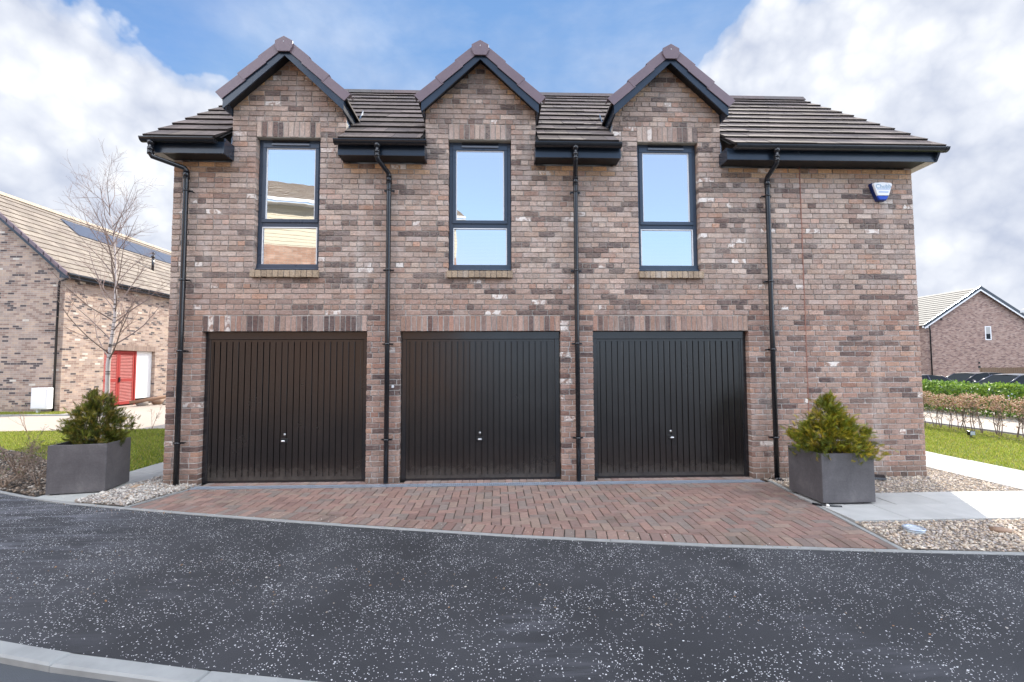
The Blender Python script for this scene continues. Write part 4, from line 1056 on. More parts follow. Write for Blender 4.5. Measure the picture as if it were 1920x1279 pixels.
# alarm bell box
al = empty('alarm_box', (5.955, 0, 4.21), label='white and blue triangular burglar alarm box high on the right end of the brick wall', cat='alarm box')
def shield(mb, pts, y0, y1, k=.92):
    A = [(x, y1, z) for x, z in pts]; B_ = [(x * k, y0, z * k) for x, z in pts]; n = len(pts)
    mb.add(A + B_, [tuple(range(n))[::-1], tuple(range(n, 2 * n))] + [(i, (i + 1) % n, n + (i + 1) % n, n + i) for i in range(n)])
sh = [(-.062, -.145), (.062, -.145), (.158, .10), (.145, .13), (0, .142), (-.145, .13), (-.158, .10)]
mb = MB(); shield(mb, sh, -.055, .0, .97); mb.build('back_plate', plain('alarm_blue', (0.01, 0.025, 0.12), .35), al, bevel=.004)
mb = MB(); shield(mb, [(-.090, -.078), (.090, -.078), (.150, .098), (.137, .125), (0, .135), (-.137, .125), (-.150, .098)], -.085, -.056, .93); cv = mb.build('cover', M['white'], al, bevel=.006)
mb = MB(); shield(mb, [(-.058, -.138), (.058, -.138), (.090, -.080), (-.090, -.080)], -.078, -.056, .95); mb.build('lens', plain('alarm_lens', (0.01, 0.06, 0.42), .2), al, bevel=.004)
cu = bpy.data.curves.new('t', 'FONT'); cu.body = 'Chubb'; cu.size = .088; cu.align_x = 'CENTER'; cu.extrude = .0008
to = bpy.data.objects.new('t', cu); COL.objects.link(to); bpy.context.view_layer.update()
me = bpy.data.meshes.new_from_object(to.evaluated_get(bpy.context.evaluated_depsgraph_get())); bpy.data.objects.remove(to)
me.materials.clear(); me.transform(Matrix.Rotation(R(90), 4, 'X')); me.transform(Matrix.Translation((.005, -.0865, .035)))
link('lettering', me, plain('alarm_ink', (0.22, 0.38, 0.52), .5), al)
mb = MB(); mb.box(-.095, .10, -.0868, -.0855, .018, .026); mb.box(-.07, .075, -.0868, -.0855, -.028, -.016); mb.build('printed_bars', plain('alarm_ink_bar', (0.18, 0.34, 0.60), .5), al)

# ------------------------------------------------------------------ planters and their conifers
def planter(loc, rz, w, d, h, label):
    r = empty('planter', loc, rz, label=label, cat='planter', group='square fibre-cement planters by the drive')
    mb = MB(); t = .018
    mb.box(0, w, 0, t, .012, h - .0); mb.box(0, w, d - t, d, .012, h); mb.box(0, t, t + .0005, d - t - .0005, .0125, h - .001); mb.box(w - t, w, t + .0005, d - t - .0005, .0125, h - .001)
    mb.box(t, w - t, t, d - t, .0135, .04)
    # folded rim
    for (a, b, c, e) in ((.0005, w - .0005, .0185, .045), (.0005, w - .0005, d - .045, d - .0185)): mb.box(a + .018, b - .018, c, e, h - .020, h - .0015)
    mb.build('box', M['fibre'], r, bevel=.004)
    mb = MB(); mb.box(t, w - t, t, d - t, h - .10, h - .075); mb.build('soil', M['soil'], r)
    for x, y in ((.03, .03), (w - .13, .03), (.03, d - .13), (w - .13, d - .13)): mb = MB(); mb.box(x, x + .1, y, y + .1, .0, .0115); mb.build('foot_pad', M['dark'], r)
    return r
def conifer(loc, env, lobes, n, cols, label, seed, spray=(.055, .10)):
    rs = np.random.default_rng(seed)
    r = empty('conifer_shrub', loc, 0, label=label, cat='shrub'); r.scale = (.90, .90, .87) if loc[0] > 0 else (.78, .80, .93)
    V = []; F = []; Cc = []
    zs = [e[0] for e in env]; rsx = [e[1] for e in env]
    k = 0; st = MB()
    CL = []
    while len(CL) < n // 13:
        if rs.random() < .72:
            z = rs.uniform(zs[0], zs[-1]); rm = np.interp(z, zs, rsx)
            if rs.random() > (rm / max(rsx)) ** .8: continue
            a = rs.uniform(0, 6.283); q = rm * rs.uniform(.45, 1.02) * (1 + .10 * math.sin(a * 3 + seed))
            CL.append((np.array([q * math.cos(a), q * math.sin(a), z]), np.array([math.cos(a), math.sin(a), rs.uniform(.3, 1.3) + (z > zs[-2]) * 2.0]), rs.integers(len(cols)), rs.uniform(.035, .06), q / max(rm, .02)))
        else:
            lx, ly, lz0, lz1, lr = lobes[rs.integers(len(lobes))]; t = rs.random()
            CL.append((np.array([lx * (.6 + .4 * t), ly * (.6 + .4 * t), lz0 + (lz1 - lz0) * t]), np.array([lx * 1.5, ly * 1.5, 1.3]), rs.integers(len(cols)), lr * .45 * (1 - t) + .015, .9))
    for i in range(n):
        pc, oc, ci, rad_, rel = CL[i % len(CL)]
        p = pc + rs.normal(0, rad_, 3) * (1, 1, .8); out = oc / np.linalg.norm(oc) + rs.normal(0, .38, 3)
        out = out / np.linalg.norm(out); L_ = rs.uniform(*spray)
        rv = rs.normal(size=3); sd_ = np.cross(out, rv); sd_ /= np.linalg.norm(sd_); nn = np.cross(out, sd_)
        c = np.array(cols[ci if rs.random() < .7 else rs.integers(len(cols))]) * rs.uniform(.7, 1.2)
        tipc = c * 1.3 + np.array([.035, .02, 0]) * rs.uniform(0, 1)
        # frond: axis plus side leaflets, drooping at the tip
        m_ = 7
        def pt(s, w): return p + out * L_ * s + sd_ * w + nn * (-.25 * L_ * s * s + abs(w) * .25)
        for j in range(m_):
            s = .10 + .13 * j; wl = L_ * (.42 - .045 * j) * rs.uniform(.8, 1.15)
            for sg in (-1, 1):
                a0 = pt(s, 0); a1 = pt(s + .16, sg * wl * .55 + .004 * 0); a2 = pt(s + .30, sg * wl); a3 = pt(s + .05, sg * wl * .45)
                V += [a0, a1, a2, a3]; F.append([k, k + 1, k + 2, k + 3]); k += 4; Cc.append(c if j < 4 else tipc)
        V += [pt(0, -.002), pt(.6, -.006), pt(1.12, 0), pt(.6, .006)]; F.append([k, k + 1, k + 2, k + 3]); k += 4; Cc.append(tipc)
    me = fastmesh('foliage', np.array(V), np.array(F), np.array(Cc)); link('foliage', me, M['leaf'], r)
    for i in range(9):
        a = i * .7 + rs.uniform(0, .3); q = .12 if i else 0
        st.tube([(0, 0, -.02), (q * .4 * math.cos(a), q * .4 * math.sin(a), zs[-1] * .3), (q * math.cos(a), q * math.sin(a), zs[-1] * (.85 if not i else .55))], [.016, .011, .004], 6, col=(.10, .06, .04))
    st.build('stem', M['bark'], r)
    return r
planter((3.985, -1.292, .03), R(1.5), .640, .585, .575, 'dark grey cube planter standing on the paving slabs at the right end of the drive')
conifer((4.305, -1.0, .53), [(0, .42), (.12, .47), (.28, .45), (.40, .34), (.52, .20), (.64, .10), (.76, .03)],
        [(.28, .05, .15, .52, .13), (-.30, 0, .12, .42, .13), (.02, 0, .35, .80, .10), (.12, -.2, .10, .45, .15), (-.14, -.2, .1, .50, .14), (.42, -.1, .05, .33, .12), (-.42, .05, .02, .26, .1), (.15, .1, .3, .62, .1)],
        3000, [(.12, .15, .012), (.17, .18, .012), (.26, .22, .014), (.07, .09, .010), (.31, .23, .02), (.14, .16, .012)], 'golden green conifer growing in the planter at the right end of the drive', 3)
planter((-5.515, -.425, .012), R(12), .640, .56, .628, 'dark grey cube planter turned at an angle beside the left corner of the garages')
conifer((-5.27, .0, .585), [(0, .42), (.12, .48), (.28, .44), (.45, .30), (.60, .17), (.74, .05)],
        [(-.05, 0, .35, .80, .12), (.2, 0, .2, .62, .13), (-.28, -.05, .1, .5, .13), (.1, -.2, .1, .42, .14), (-.15, -.2, .1, .45, .14), (.4, 0, .02, .3, .12), (-.45, 0, .02, .22, .11), (-.2, .1, .4, .72, .08)],
        2800, [(.07, .09, .012), (.10, .115, .012), (.14, .13, .014), (.045, .06, .012), (.18, .14, .025), (.09, .10, .014)], 'darker green conifer growing in the planter beside the left brick corner', 5)

# ------------------------------------------------------------------ small things on the ground
r = empty('ground_uplight', (4.30, -2.10, .035), R(-18), label='pale round recessed uplight cover lying tilted on the front gravel', cat='light')
mb = MB(); ring = [(.093, 0), (.093, .008), (.088, .012), (.070, .010), (.066, .004)]
vs = [(a_ * math.cos(t * math.pi / 14), a_ * math.sin(t * math.pi / 14), z + .004) for a_, z in ring for t in range(28)]; mb.smooth = True
mb.add(vs, [(i * 28 + j, i * 28 + (j + 1) % 28, (i + 1) * 28 + (j + 1) % 28, (i + 1) * 28 + j) for i in range(4) for j in range(28)]); mb.build('rim', M['galv'], r)
mb = MB(); mb.add([(.0662 * math.cos(t * math.pi / 14), .0662 * math.sin(t * math.pi / 14), .009) for t in range(28)], [tuple(range(28))]); mb.tube([(0, 0, -.03), (0, 0, .0)], .085, 20); mb.build('lens', plain('frosted_lens', (.55, .60, .62), .2), r)
def spot(name, loc, rz, label, s=1.0):
    r = empty(name, loc, rz, label=label, cat='light')
    mb = MB(); mb.box(-.075 * s, .075 * s, -.03, .03, .035, .135 * s); mb.build('lamp_head', M['black'], r, bevel=.008)
    mb = MB(); mb.box(-.062 * s, .062 * s, -.034, -.0305, .047, .122 * s); mb.build('lens', M['galv'], r)
    mb = MB(); mb.box(-.012, .012, -.010, .010, .0, .034); mb.box(-.05, .05, -.03, .03, -.01, .006); mb.build('bracket', M['black'], r)
spot('floodlight', (10.66, 3.25, .03), R(8), 'small black floodlight standing on the right lawn in front of the brown hedge')
r = empty('wall_washer', (5.60, -.19, .025), R(-24), label='low black spotlight lying in the gravel between the right planter and the wall', cat='light')
mb = MB(); mb.prism([(-.075, -.05, 0), (-.075, .05, 0), (-.075, .05, .06), (-.075, -.03, .03)], (.15, 0, 0)); mb.build('lamp_head', M['black'], r, bevel=.006)
mb = MB(); mb.tube([(-.05, .0, -.01), (-.05, .0, .02)], .014, 8); mb.build('spike', M['black'], r)
mb = MB(); mb.tube([(3.90, -1.23, .024), (3.98, -1.325, .026), (4.06, -1.36, .026), (4.14, -1.375, .026)], [.012, .016, .016, .014], 8)
tag(mb.build('rubber_strip', M['black']), 'black rubber strip poking out from under the right planter', 'strip')
def stone(name, loc, s, col, label, cat='stone'):
    V = IV * (1 + rng.normal(0, .12, (len(IV), 1))) * np.array(s); me = fastmesh(name, V, IF, np.tile(col, (len(IF), 1)))
    o = link(name, me, M['pebble'], None, loc); o.rotation_euler = (0, 0, rng.uniform(0, 3)); tag(o, label, cat)
stone('stone', (-4.62, -.10, .045), (.12, .055, .016), (.42, .30, .20), 'flat buff stone lying on the pale gravel right of the left planter')
stone('stone', (5.12, -2.16, .03), (.09, .04, .03), (.34, .23, .16), 'long brown stone on the front gravel right of the uplight')
stone('stone', (4.00, -1.345, .035), (.022, .02, .02), (.75, .72, .66), 'tiny white stone at the front corner of the right planter')

# ------------------------------------------------------------------ twigs, trees, shrubs
def twigs(mb, p, d, L_, r, lev, rs, spec, col):
    """spec per level: (segments, children, child length, child angle, up-bend)"""
    seg, nch, cl, ang, upb = spec[lev]
    p = Vector(p); d = Vector(d).normalized(); pts = [p.copy()]; rad = [r]; step = L_ / seg
    for i in range(seg):
        d = (d + Vector((rs.normal(0, .10), rs.normal(0, .10), rs.normal(0, .06) + upb))).normalized(); p = p + d * step; pts.append(p.copy()); rad.append(max(.0016, r * (1 - .80 * (i + 1) / seg)))
    mb.tube(pts, rad, 7 if lev == 0 else 4, cap=False, col=col(lev) if callable(col) else col)
    if lev + 1 < len(spec):
        for k in range(nch):
            t = rs.uniform(.25, 1.0); i = min(int(t * seg), seg - 1); q = pts[i].lerp(pts[i + 1], t * seg - i); dd = (pts[i + 1] - pts[i]).normalized()
            pr_ = Vector(rs.normal(size=3)); pr_ = (pr_ - dd * pr_.dot(dd)).normalized(); a = ang * rs.uniform(.7, 1.3)
            twigs(mb, q, dd * math.cos(a) + pr_ * math.sin(a), cl * rs.uniform(.6, 1.2) * (1.15 - .6 * t), rad[i] * .62, lev + 1, rs, spec, col)
rs = np.random.default_rng(21)
t = empty('birch_tree', (-8.68, 4.2, 0), label='young bare birch with white trunk and thin leafless twigs on the left lawn', cat='tree')
tr = MB(); pts = []; rad = []
path = [(0, 0, -.02, .052), (.02, 0, .5, .048), (.06, 0, 1.1, .045), (.05, 0, 1.7, .042), (.10, 0, 2.2, .038), (.16, 0, 2.8, .032), (.13, .02, 3.4, .025), (.10, .02, 4.1, .018), (.02, .03, 4.8, .011), (-.10, 0, 5.4, .007), (-.30, 0, 5.95, .003)]
tr.tube([p_[:3] for p_ in path], [p_[3] for p_ in path], 10, cap=False, col=(.62, .56, .53))
for k in range(26):      # dark birch scars
    z = rs.uniform(.2, 3.2); x_ = np.interp(z, [p_[2] for p_ in path], [p_[0] for p_ in path]); rr = np.interp(z, [p_[2] for p_ in path], [p_[3] for p_ in path]) + .0012
    tr.tube([(x_, 0, z), (x_, 0, z + rs.uniform(.008, .03))], rr, 10, cap=False, col=(.10, .08, .07))
tr.build('trunk', M['bark'], t)
cr_ = MB(); bc = lambda lev: ((.26, .20, .18), (.27, .19, .165), (.28, .19, .165))[min(lev, 2)]
for k in range(34):
    z = 1.75 + 3.7 * (k / 34) ** .9 + rs.uniform(-.1, .1); x_ = np.interp(z, [p_[2] for p_ in path], [p_[0] for p_ in path]); a = k * 2.4 + rs.uniform(-.4, .4)
    L_ = rs.uniform(1.2, 2.3) * (1 - .45 * (z - 1.8) / 4); rr = .017 * (1 - .55 * (z - 1.8) / 4)
    twigs(cr_, (x_, 0, z), (math.cos(a), math.sin(a), .75 + .5 * (z > 3)), L_, rr, 0, rs, [(6, 7, .62, .65, .07), (4, 4, .34, .6, .04), (3, 0, 0, 0, .02)], bc)
cr_.build('crown', M['bark'], t)
st = empty('tree_stake', (-8.55, 4.15, 0), label='short timber stake with a rubber tie beside the birch trunk', cat='stake')
mb = MB(); mb.tube([(0, 0, -.02), (.01, 0, 1.05)], .038, 8, col=(.25, .17, .11)); mb.build('post', M['bark'], st)
mb = MB(); mb.tube([(-.24, -.06, .92), (.04, -.06, .92), (.05, .06, .92), (-.24, .06, .92), (-.24, -.06, .921)], .014, 6); mb.build('tie', M['black'], st)

def bare_shrub(loc, h, n, label, seed, spread=.5, leaf=0, group=None, cat='shrub', col=(.20, .14, .11), name='bare_shrub'):
    rs = np.random.default_rng(seed); t = empty(name, loc, 0, label=label, cat=cat, group=group)
    mb = MB()
    for k in range(n):
        a = rs.uniform(0, 6.28); twigs(mb, (rs.normal(0, .015), rs.normal(0, .015), 0), (spread * math.cos(a), spread * math.sin(a), 1), h * rs.uniform(.7, 1.05), .007, 0, rs, [(5, 5, h * .4, .6, .05), (3, 3, h * .2, .6, .05), (2, 0, 0, 0, 0)], col)
    mb.build('stems', M['bark'], t)
    if leaf:
        V = []; F = []; Cc = []; pv = np.array(mb.v); pv = pv[pv[:, 2] > h * .35]
        for i in range(leaf):
            p = pv[rs.integers(len(pv))] + rs.normal(0, .01, 3); a = rs.normal(size=3); a /= np.linalg.norm(a); b = np.cross(a, rs.normal(size=3)); b /= np.linalg.norm(b); s = rs.uniform(.010, .02)
            V += [p, p + a * s + b * s * .5, p + a * s * 2, p + a * s - b * s * .5]; F.append([4 * i, 4 * i + 1, 4 * i + 2, 4 * i + 3]); Cc.append(np.array([(.16, .19, .06), (.22, .17, .10), (.12, .15, .05)][rs.integers(3)]))
        link('leaves', fastmesh('leaves', np.array(V), np.array(F), np.array(Cc)), M['leaf'], t)
    return t
bare_shrub((-6.05, .02, .02), .62, 5, 'bare shrub with pale leaning stems in the mulch next to the left planter', 31, .55, 60, col=(.30, .23, .18))
bare_shrub((-6.75, .50, .02), .70, 6, 'sparse twiggy shrub with a few small leaves near the left picture edge', 32, .6, 90, col=(.24, .17, .13))
bare_shrub((-6.45, -.02, .02), .34, 9, 'low dense clump of brown twigs at the kerb end of the mulch bed', 33, 1.0, 40, col=(.30, .22, .16))
bare_shrub((-7.3, 1.0, .02), .45, 8, 'brown tangled twig clump at the back of the mulch bed', 34, .8, 30, col=(.28, .20, .15))
for i, (x, y, h, sd_, lb) in enumerate([(-12.4, 5.2, .75, 41, 'leafless stick sapling at the far left edge of the left lawn'), (-11.35, 5.25, .80, 42, 'leafless sapling on the left lawn edge just below the white meter box'),
                                        (-9.10, 5.55, .50, 43, 'short leafless sapling on the lawn edge just right of the birch'), (-8.72, 5.7, .62, 44, 'leafless sapling on the lawn edge nearest the garage corner')]):
    bare_shrub((x, y, 0), h, 2, lb, sd_, .25, 12, group='bare saplings along the back edge of the left lawn', cat='sapling', col=(.33, .22, .17), name='sapling')

# beech hedge plants, one by one
def leaf_cloud(rs, N, size, posf, cols, droop=0):
    P = np.array([posf() for _ in range(N)]); a = rs.normal(size=(N, 3)); a[:, 2] -= droop; a /= np.linalg.norm(a, axis=1)[:, None]
    b = np.cross(a, rs.normal(size=(N, 3))); b /= np.linalg.norm(b, axis=1)[:, None]; n_ = np.cross(a, b)
    s = rs.uniform(*size, (N, 1)); V = np.stack([P, P + a * s * .9 + b * s * .55 + n_ * s * .12, P + a * s * 2, P + a * s * .9 - b * s * .55 + n_ * s * .12], 1)
    F = np.arange(N * 4).reshape(N, 4); C_c = np.array(cols)[rs.integers(0, len(cols), N)] * rs.uniform(.75, 1.25, (N, 1))
    return fastmesh('leaves', V.reshape(-1, 3), F, C_c)
protos = []
for v in range(3):
    rs = np.random.default_rng(60 + v); mb = MB()
    for k in range(2): twigs(mb, (0, k * .03, 0), (rs.normal(0, .10), rs.normal(0, .10), 1), .80, .010, 0, rs, [(6, 12, .20, .9, .03), (3, 3, .08, .7, .02), (2, 0, 0, 0, 0)], (.16, .12, .10))
    ls = []
    def pf(): 
        if rs.random() < .88: return (rs.normal(0, .085), rs.normal(0, .085), rs.uniform(.58, .90))
        return (rs.normal(0, .05), rs.normal(0, .05), rs.uniform(.2, .6))
    protos.append((mb.build('stems', M['bark']), leaf_cloud(rs, 260, (.014, .026), pf, [(.42, .26, .16), (.55, .36, .24), (.34, .19, .12), (.64, .48, .34)])))
places = ['at the front end of the brown hedge', 'second from the front end', 'third from the front end', 'fourth from the front end', 'fifth from the front end', 'sixth from the front end', 'seventh from the front end', 'eighth from the front end', 'ninth from the front end', 'tenth from the front end', 'eleventh from the front end', 'twelfth from the front end', 'thirteenth from the front end', 'fourteenth from the front end', 'fifteenth from the front end']
for i in range(15):
    sm, lm = protos[i % 3]; y = 2.75 + i * .205 + random.uniform(-.03, .03)
    t = empty('beech_sapling', (11.55 + random.uniform(-.06, .06), y, 0), random.uniform(0, 6), label='leggy young beech with dry copper leaves, ' + places[i], cat='hedge plant', group='young beech plants in the brown hedge')
    k = random.uniform(.93, 1.06); t.scale = (k, k, k)
    if i < 3: sm.parent = t; o = sm
    else: o = sm.copy(); COL.objects.link(o); o.parent = t
    link('leaves', lm, M['leaf'], t)
sheet('hedge_strip', [(11.25, 1.8), (12.18, 1.8), (12.18, 12), (11.25, 12)], 0.012, M['soil'])
rs = np.random.default_rng(77)
def lp():
    y = rs.uniform(5.6, 10.05); x = rs.uniform(15.3, 16.3); top = .93 + .04 * math.sin(y * 3) - max(0, (y - 9.55)) ** 1.2 * .55
    z = rs.uniform(.05, top)
    if rs.random() < .65:
        q = rs.integers(3)
        if q == 0: x = 15.3 + rs.normal(0, .04)
        elif q == 1: z = top + rs.normal(0, .03)
        else: x = 16.3 + rs.normal(0, .04)
    if rs.random() < .08: y = 10.05 + rs.normal(0, .04)
    return (x, y, z)
lh = empty('laurel_hedge', (15.8, 7.8, 0), label='clipped bright green laurel hedge across the road on the right', cat='hedge')
me = leaf_cloud(rs, 11000, (.035, .058), lp, [(.13, .23, .03), (.19, .31, .04), (.26, .38, .05), (.08, .15, .025)]); me.transform(Matrix.Translation((-15.8, -7.8, 0))); link('leaves', me, M['leaf'], lh)
mb = MB()
for k in range(12): y = -2.0 + k * .37; mb.tube([(0, y, 0), (.05, y + .05, .4), (0, y + .1, .8 if y < 1.6 else .5)], [.02, .015, .006], 5, col=(.12, .09, .06))
mb.build('stems', M['bark'], lh)

# ------------------------------------------------------------------ left house (ridge along y)
LH = empty('brick_house', (-15.47, 10.5, 0), R(90), label='brown brick house on the left with tan tiled roof and solar panels', cat='house')
# local x = depth away from the camera, local y = to the left
HL, YRD = 14.0, 3.53; zr_ = 8.47; ze_ = 5.10; sl_ = .88
mb = MB(); o0, o1, oh = 1.77, 4.50, 2.33
mb.box(0, o0, 0, .30, 0, 4.95); mb.box(o1, HL, 0, .30, 0, 4.95); mb.box(o0, o1, 0, .30, oh, 4.95)
mb.box(0, .30, .301, 7.06, 0, 4.95); mb.box(HL - .3, HL, .301, 7.06, 0, 4.95); mb.box(.3, HL - .3, 6.76, 7.06, 0, 4.949)
mb.prism([(0.0, .0, 4.951), (0.0, 7.06, 4.951), (0.0, 3.53, 4.93 + 3.53 * sl_)], (.3, 0, 0))
mb.build('wall', M['side_brick'], LH)
TAN = [(0.26, 0.215, 0.175), (0.235, 0.195, 0.16), (0.275, 0.23, 0.185)]
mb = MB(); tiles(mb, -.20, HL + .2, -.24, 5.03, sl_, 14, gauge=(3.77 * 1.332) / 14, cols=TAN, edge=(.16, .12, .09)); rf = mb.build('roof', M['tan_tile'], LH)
mb = MB(); mb.obox((-.2, 3.53, 8.36), (HL + .4, 0, 0), (0, 3.9, -3.9 * sl_), (0, .02, .03), col=(.45, .37, .28)); mb.build('far_slope', M['tan_tile'], LH)
mb = MB(); x = -.22
while x < HL: mb.prism([(x, 3.40, 8.30), (x, 3.47, 8.44), (x, 3.59, 8.44), (x, 3.66, 8.30)], (.44, 0, 0), col=(.44, .36, .27)); x += .45
mb.build('ridge', M['tan_tile'], rf)
mb = MB()
for k in range(14):
    t0, t1 = k / 14, (k + 1) / 14
    A0 = (-.255, -.24 + 3.77 * t0, 5.03 + 3.77 * sl_ * t0); A1 = (-.255, -.24 + 3.77 * t1 + .03, 5.03 + (3.77 * t1 + .03) * sl_)
    mb.prism([(A0[0], A0[1], A0[2] + .06), (A1[0], A1[1], A1[2] + .035), (A1[0], A1[1], A1[2] - .10), (A0[0], A0[1], A0[2] - .09)], (.055, 0, 0))
mb.build('verge_trim', M['verge'], rf)
mb = MB(); mb.prism([(-.19, -.27, 5.02), (-.19, 3.53, 8.34), (-.19, 3.53, 8.12), (-.19, .05, 5.03), (-.19, .05, 4.86), (-.19, -.27, 4.86)], (.03, 0, 0)); mb.box(-.16, HL, -.27, -.245, 4.87, 5.02); mb.build('fascia', M['fascia'], LH)
mb = MB(); mb.box(-.155, HL, -.244, -.001, 4.87, 4.885); mb.build('soffit', M['soffit'], LH)
mb = MB(); mb.tube([(-.2, -.33, 4.98), (HL, -.33, 4.98)], .055, 10); mb.build('gutter', M['black'], LH)
mb = MB(); mb.tube([(-.14, -.30, 4.93), (-.14, -.28, 4.86), (-.08, .13, 4.75), (-.08, .15, 4.6), (-.08, .15, .02)], .036, 10); mb.build('downpipe', M['black'], LH)
for k in range(4):
    a = 3.0 + k * 1.72; mb = MB(); y0_, y1_ = 2.29, 3.10; z0_, z1_ = 5.03 + (y0_ + .24) * sl_ + .075, 5.03 + (y1_ + .24) * sl_ + .075
    mb.prism([(a, y0_, z0_), (a + 1.68, y0_, z0_), (a + 1.68, y1_, z1_), (a, y1_, z1_)], (0, .02, -.03)); mb.build('solar_panel', M['solar'], LH)
mb = MB(); mb.tube([(5.9, 1.30, 6.3), (5.9, 1.30, 7.05)], .055, 10); mb.tube([(5.9, 1.3, 7.05), (5.9, 1.3, 7.11), (5.9, 1.3, 7.15)], [.085, .085, .03], 10); mb.tube([(5.9, 1.30, 7.2), (5.9, 1.3, 7.3)], [.08, .04], 10); mb.build('flue', M['black'], LH)
mb = MB(); n = 36
for k in range(n):
    x = o0 - .05 + k * (o1 - o0 + .1) / n; q = random.uniform(.8, 1.15); mb.box(x, x + .066, -.004, .02, oh + .003, oh + .22, col=(.30 * q, .22 * q, .18 * q))
mb.build('lintel', attr_mat('lintel_brick', .9), LH)
def louvre_door(x0, x1, nm='louvred_door'):
    mb = MB(); f = .09; z0, z1 = .05, oh - .02
    mb.box(x0, x0 + f, .12, .16, z0, z1); mb.box(x1 - f, x1, .12, .16, z0, z1)
    for a, b in ((z0, z0 + .12), (1.02, 1.14), (z1 - .1, z1)): mb.box(x0 + f, x1 - f, .12, .16, a, b)
    mb.box(x0 + f, x1 - f, .155, .165, z0, z1)
    for (a, b) in ((z0 + .12, 1.02), (1.14, z1 - .1)):
        z = a + .01
        while z < b - .03: mb.obox((x0 + f, .115, z), (x1 - x0 - 2 * f, 0, 0), (0, .03, .045), (0, .006, -.004)); z += .062
    return mb.build(nm, M['red'], LH)
louvre_door(o0 + .03, o0 + .86); dd = louvre_door(o0 + .87, o0 + 1.70)
mb = MB(); mb.box(o0 + .89, o0 + .95, .085, .119, 1.0, 1.2); mb.box(o0 + .89, o0 + 1.02, .07, .085, 1.08, 1.10); mb.build('handle', M['black'], dd)
mb = MB(); mb.box(o0 + 1.71, o0 + 1.79, .10, .18, .0, oh - .01); mb.build('door_frame', M['red'], LH)
mb = MB(); mb.box(o0 + 1.80, o1 - .02, .14, .18, .25, oh - .01); mb.build('white_door', M['white'], LH)
mb = MB(); mb.box(o0, o1, .31, .33, 0, oh); mb.build('door_backing', M['dark'], LH)
for (y, z) in ((1.9, 2.4), (4.6, 2.4)):
    pass
mtr = empty('meter_box', (-15.68, 10.08, 0), R(0), label='white utility meter cabinet on a short post by the left house gable', cat='meter box')
mb = MB(); mb.box(-.29, .27, -.11, .11, .17, .92); mb.build('cabinet', M['white'], mtr, bevel=.02)
mb = MB(); mb.box(-.25, .23, -.122, -.111, .21, .88); mb.build('door', M['white'], mtr, bevel=.008)
mb = MB(); mb.box(-.16, -.08, -.04, .04, 0, .17); mb.build('post', M['white'], mtr)
# builder's leftovers by the doors
rp = np.random.default_rng(8)
for k, lb in enumerate(['weathered grey boulder at the left of the heap beside the red doors', 'brown rounded boulder in the middle of the heap beside the red doors', 'dark angular boulder at the right of the heap beside the red doors', 'smaller pale boulder in front of the heap beside the red doors']):
    stone('boulder', [(-14.7, 13.3, .10), (-14.5, 13.9, .14), (-14.3, 14.7, .16), (-14.0, 13.7, .08)][k], [(.30, .2, .16), (.28, .24, .2), (.34, .3, .24), (.16, .14, .10)][k], [(.25, .22, .2), (.30, .20, .14), (.10, .09, .085), (.4, .36, .3)][k], lb, 'boulder')
mb = MB(); mb.tube([(-14.9, 12.9, .16), (-13.9, 13.6, .36)], .07, 8, col=(.28, .17, .11)); tag(mb.build('log', M['bark']), 'short brown log leaning on the boulders beside the red doors', 'log')

# ------------------------------------------------------------------ right-hand houses, fence, cars
RH = empty('gable_house', (40.57, 30, 0), label='distant pinkish brick house with white gable boards and one small white window', cat='house')
hw, ez_, az_ = 4.66, 4.90, 7.90; s2 = (az_ - ez_) / hw
mb = MB(); mb.prism([(-hw, 0, 0), (hw, 0, 0), (hw, 0, ez_), (0, 0, az_ - .05), (-hw, 0, ez_)], (0, 9, 0)); mb.build('wall', M['pink_brick'], RH)
rf = None
for s in (-1, 1):
    mb = MB(); n = 15
    for k in range(n):
        xa, xb = s * (hw + .35) * (1 - k / n), s * (hw + .35) * (1 - (k + 1) / n); za, zb = az_ + .10 - s2 * abs(xa), az_ + .10 - s2 * abs(xb)
        P = [(xa, -.22, za + .04), (xa, 9.2, za + .04), (xb, 9.2, zb), (xb, -.22, zb)]; Q = [(a, b, c - .05) for a, b, c in P]
        mb.add(P + Q, [(0, 1, 2, 3)] if s > 0 else [(3, 2, 1, 0)], col=(.17, .165, .15)); mb.add(P + Q, [(0, 4, 5, 1), (0, 3, 7, 4), (4, 7, 6, 5)], col=(.15, .12, .10))
    mb.build('roof', M['tan_tile'], RH)
mb = MB()
for s in (-1, 1):
    e = s * (hw + .30); mb.prism([(0, -.235, az_ + .06), (e, -.235, az_ + .06 - s2 * abs(e)), (e, -.235, az_ - .20 - s2 * abs(e)), (0, -.235, az_ - .20)], (0, .03, 0))
mb.box(-hw - .32, -hw + .0, -.236, .0, ez_ - .30, ez_ - .10); mb.build('bargeboard', M['white'], RH)
mb = MB()
for s in (-1, 1):
    e = s * (hw + .36); mb.prism([(0, -.26, az_ + .20), (e, -.26, az_ + .20 - s2 * abs(e)), (e, -.26, az_ - .04 - s2 * abs(e)), (0, -.26, az_ - .04)], (0, .06, 0))
mb.build('verge_trim', M['fascia'], RH)
wx = .67; w_ = MB(); w_.box(wx - .27, wx + .27, -.02, .05, 3.58, 3.66); w_.box(wx - .27, wx + .27, -.02, .05, 4.66, 4.74); w_.box(wx - .27, wx - .19, -.02, .05, 3.661, 4.659); w_.box(wx + .19, wx + .27, -.02, .05, 3.661, 4.659); w_.box(wx - .18, wx + .18, .0, .03, 4.2, 4.24)
wf = w_.build('window', M['white'], RH); mb = MB(); mb.box(wx - .189, wx + .189, -.004, -.001, 3.662, 4.658); mb.build('pane', M['carglass'], wf)
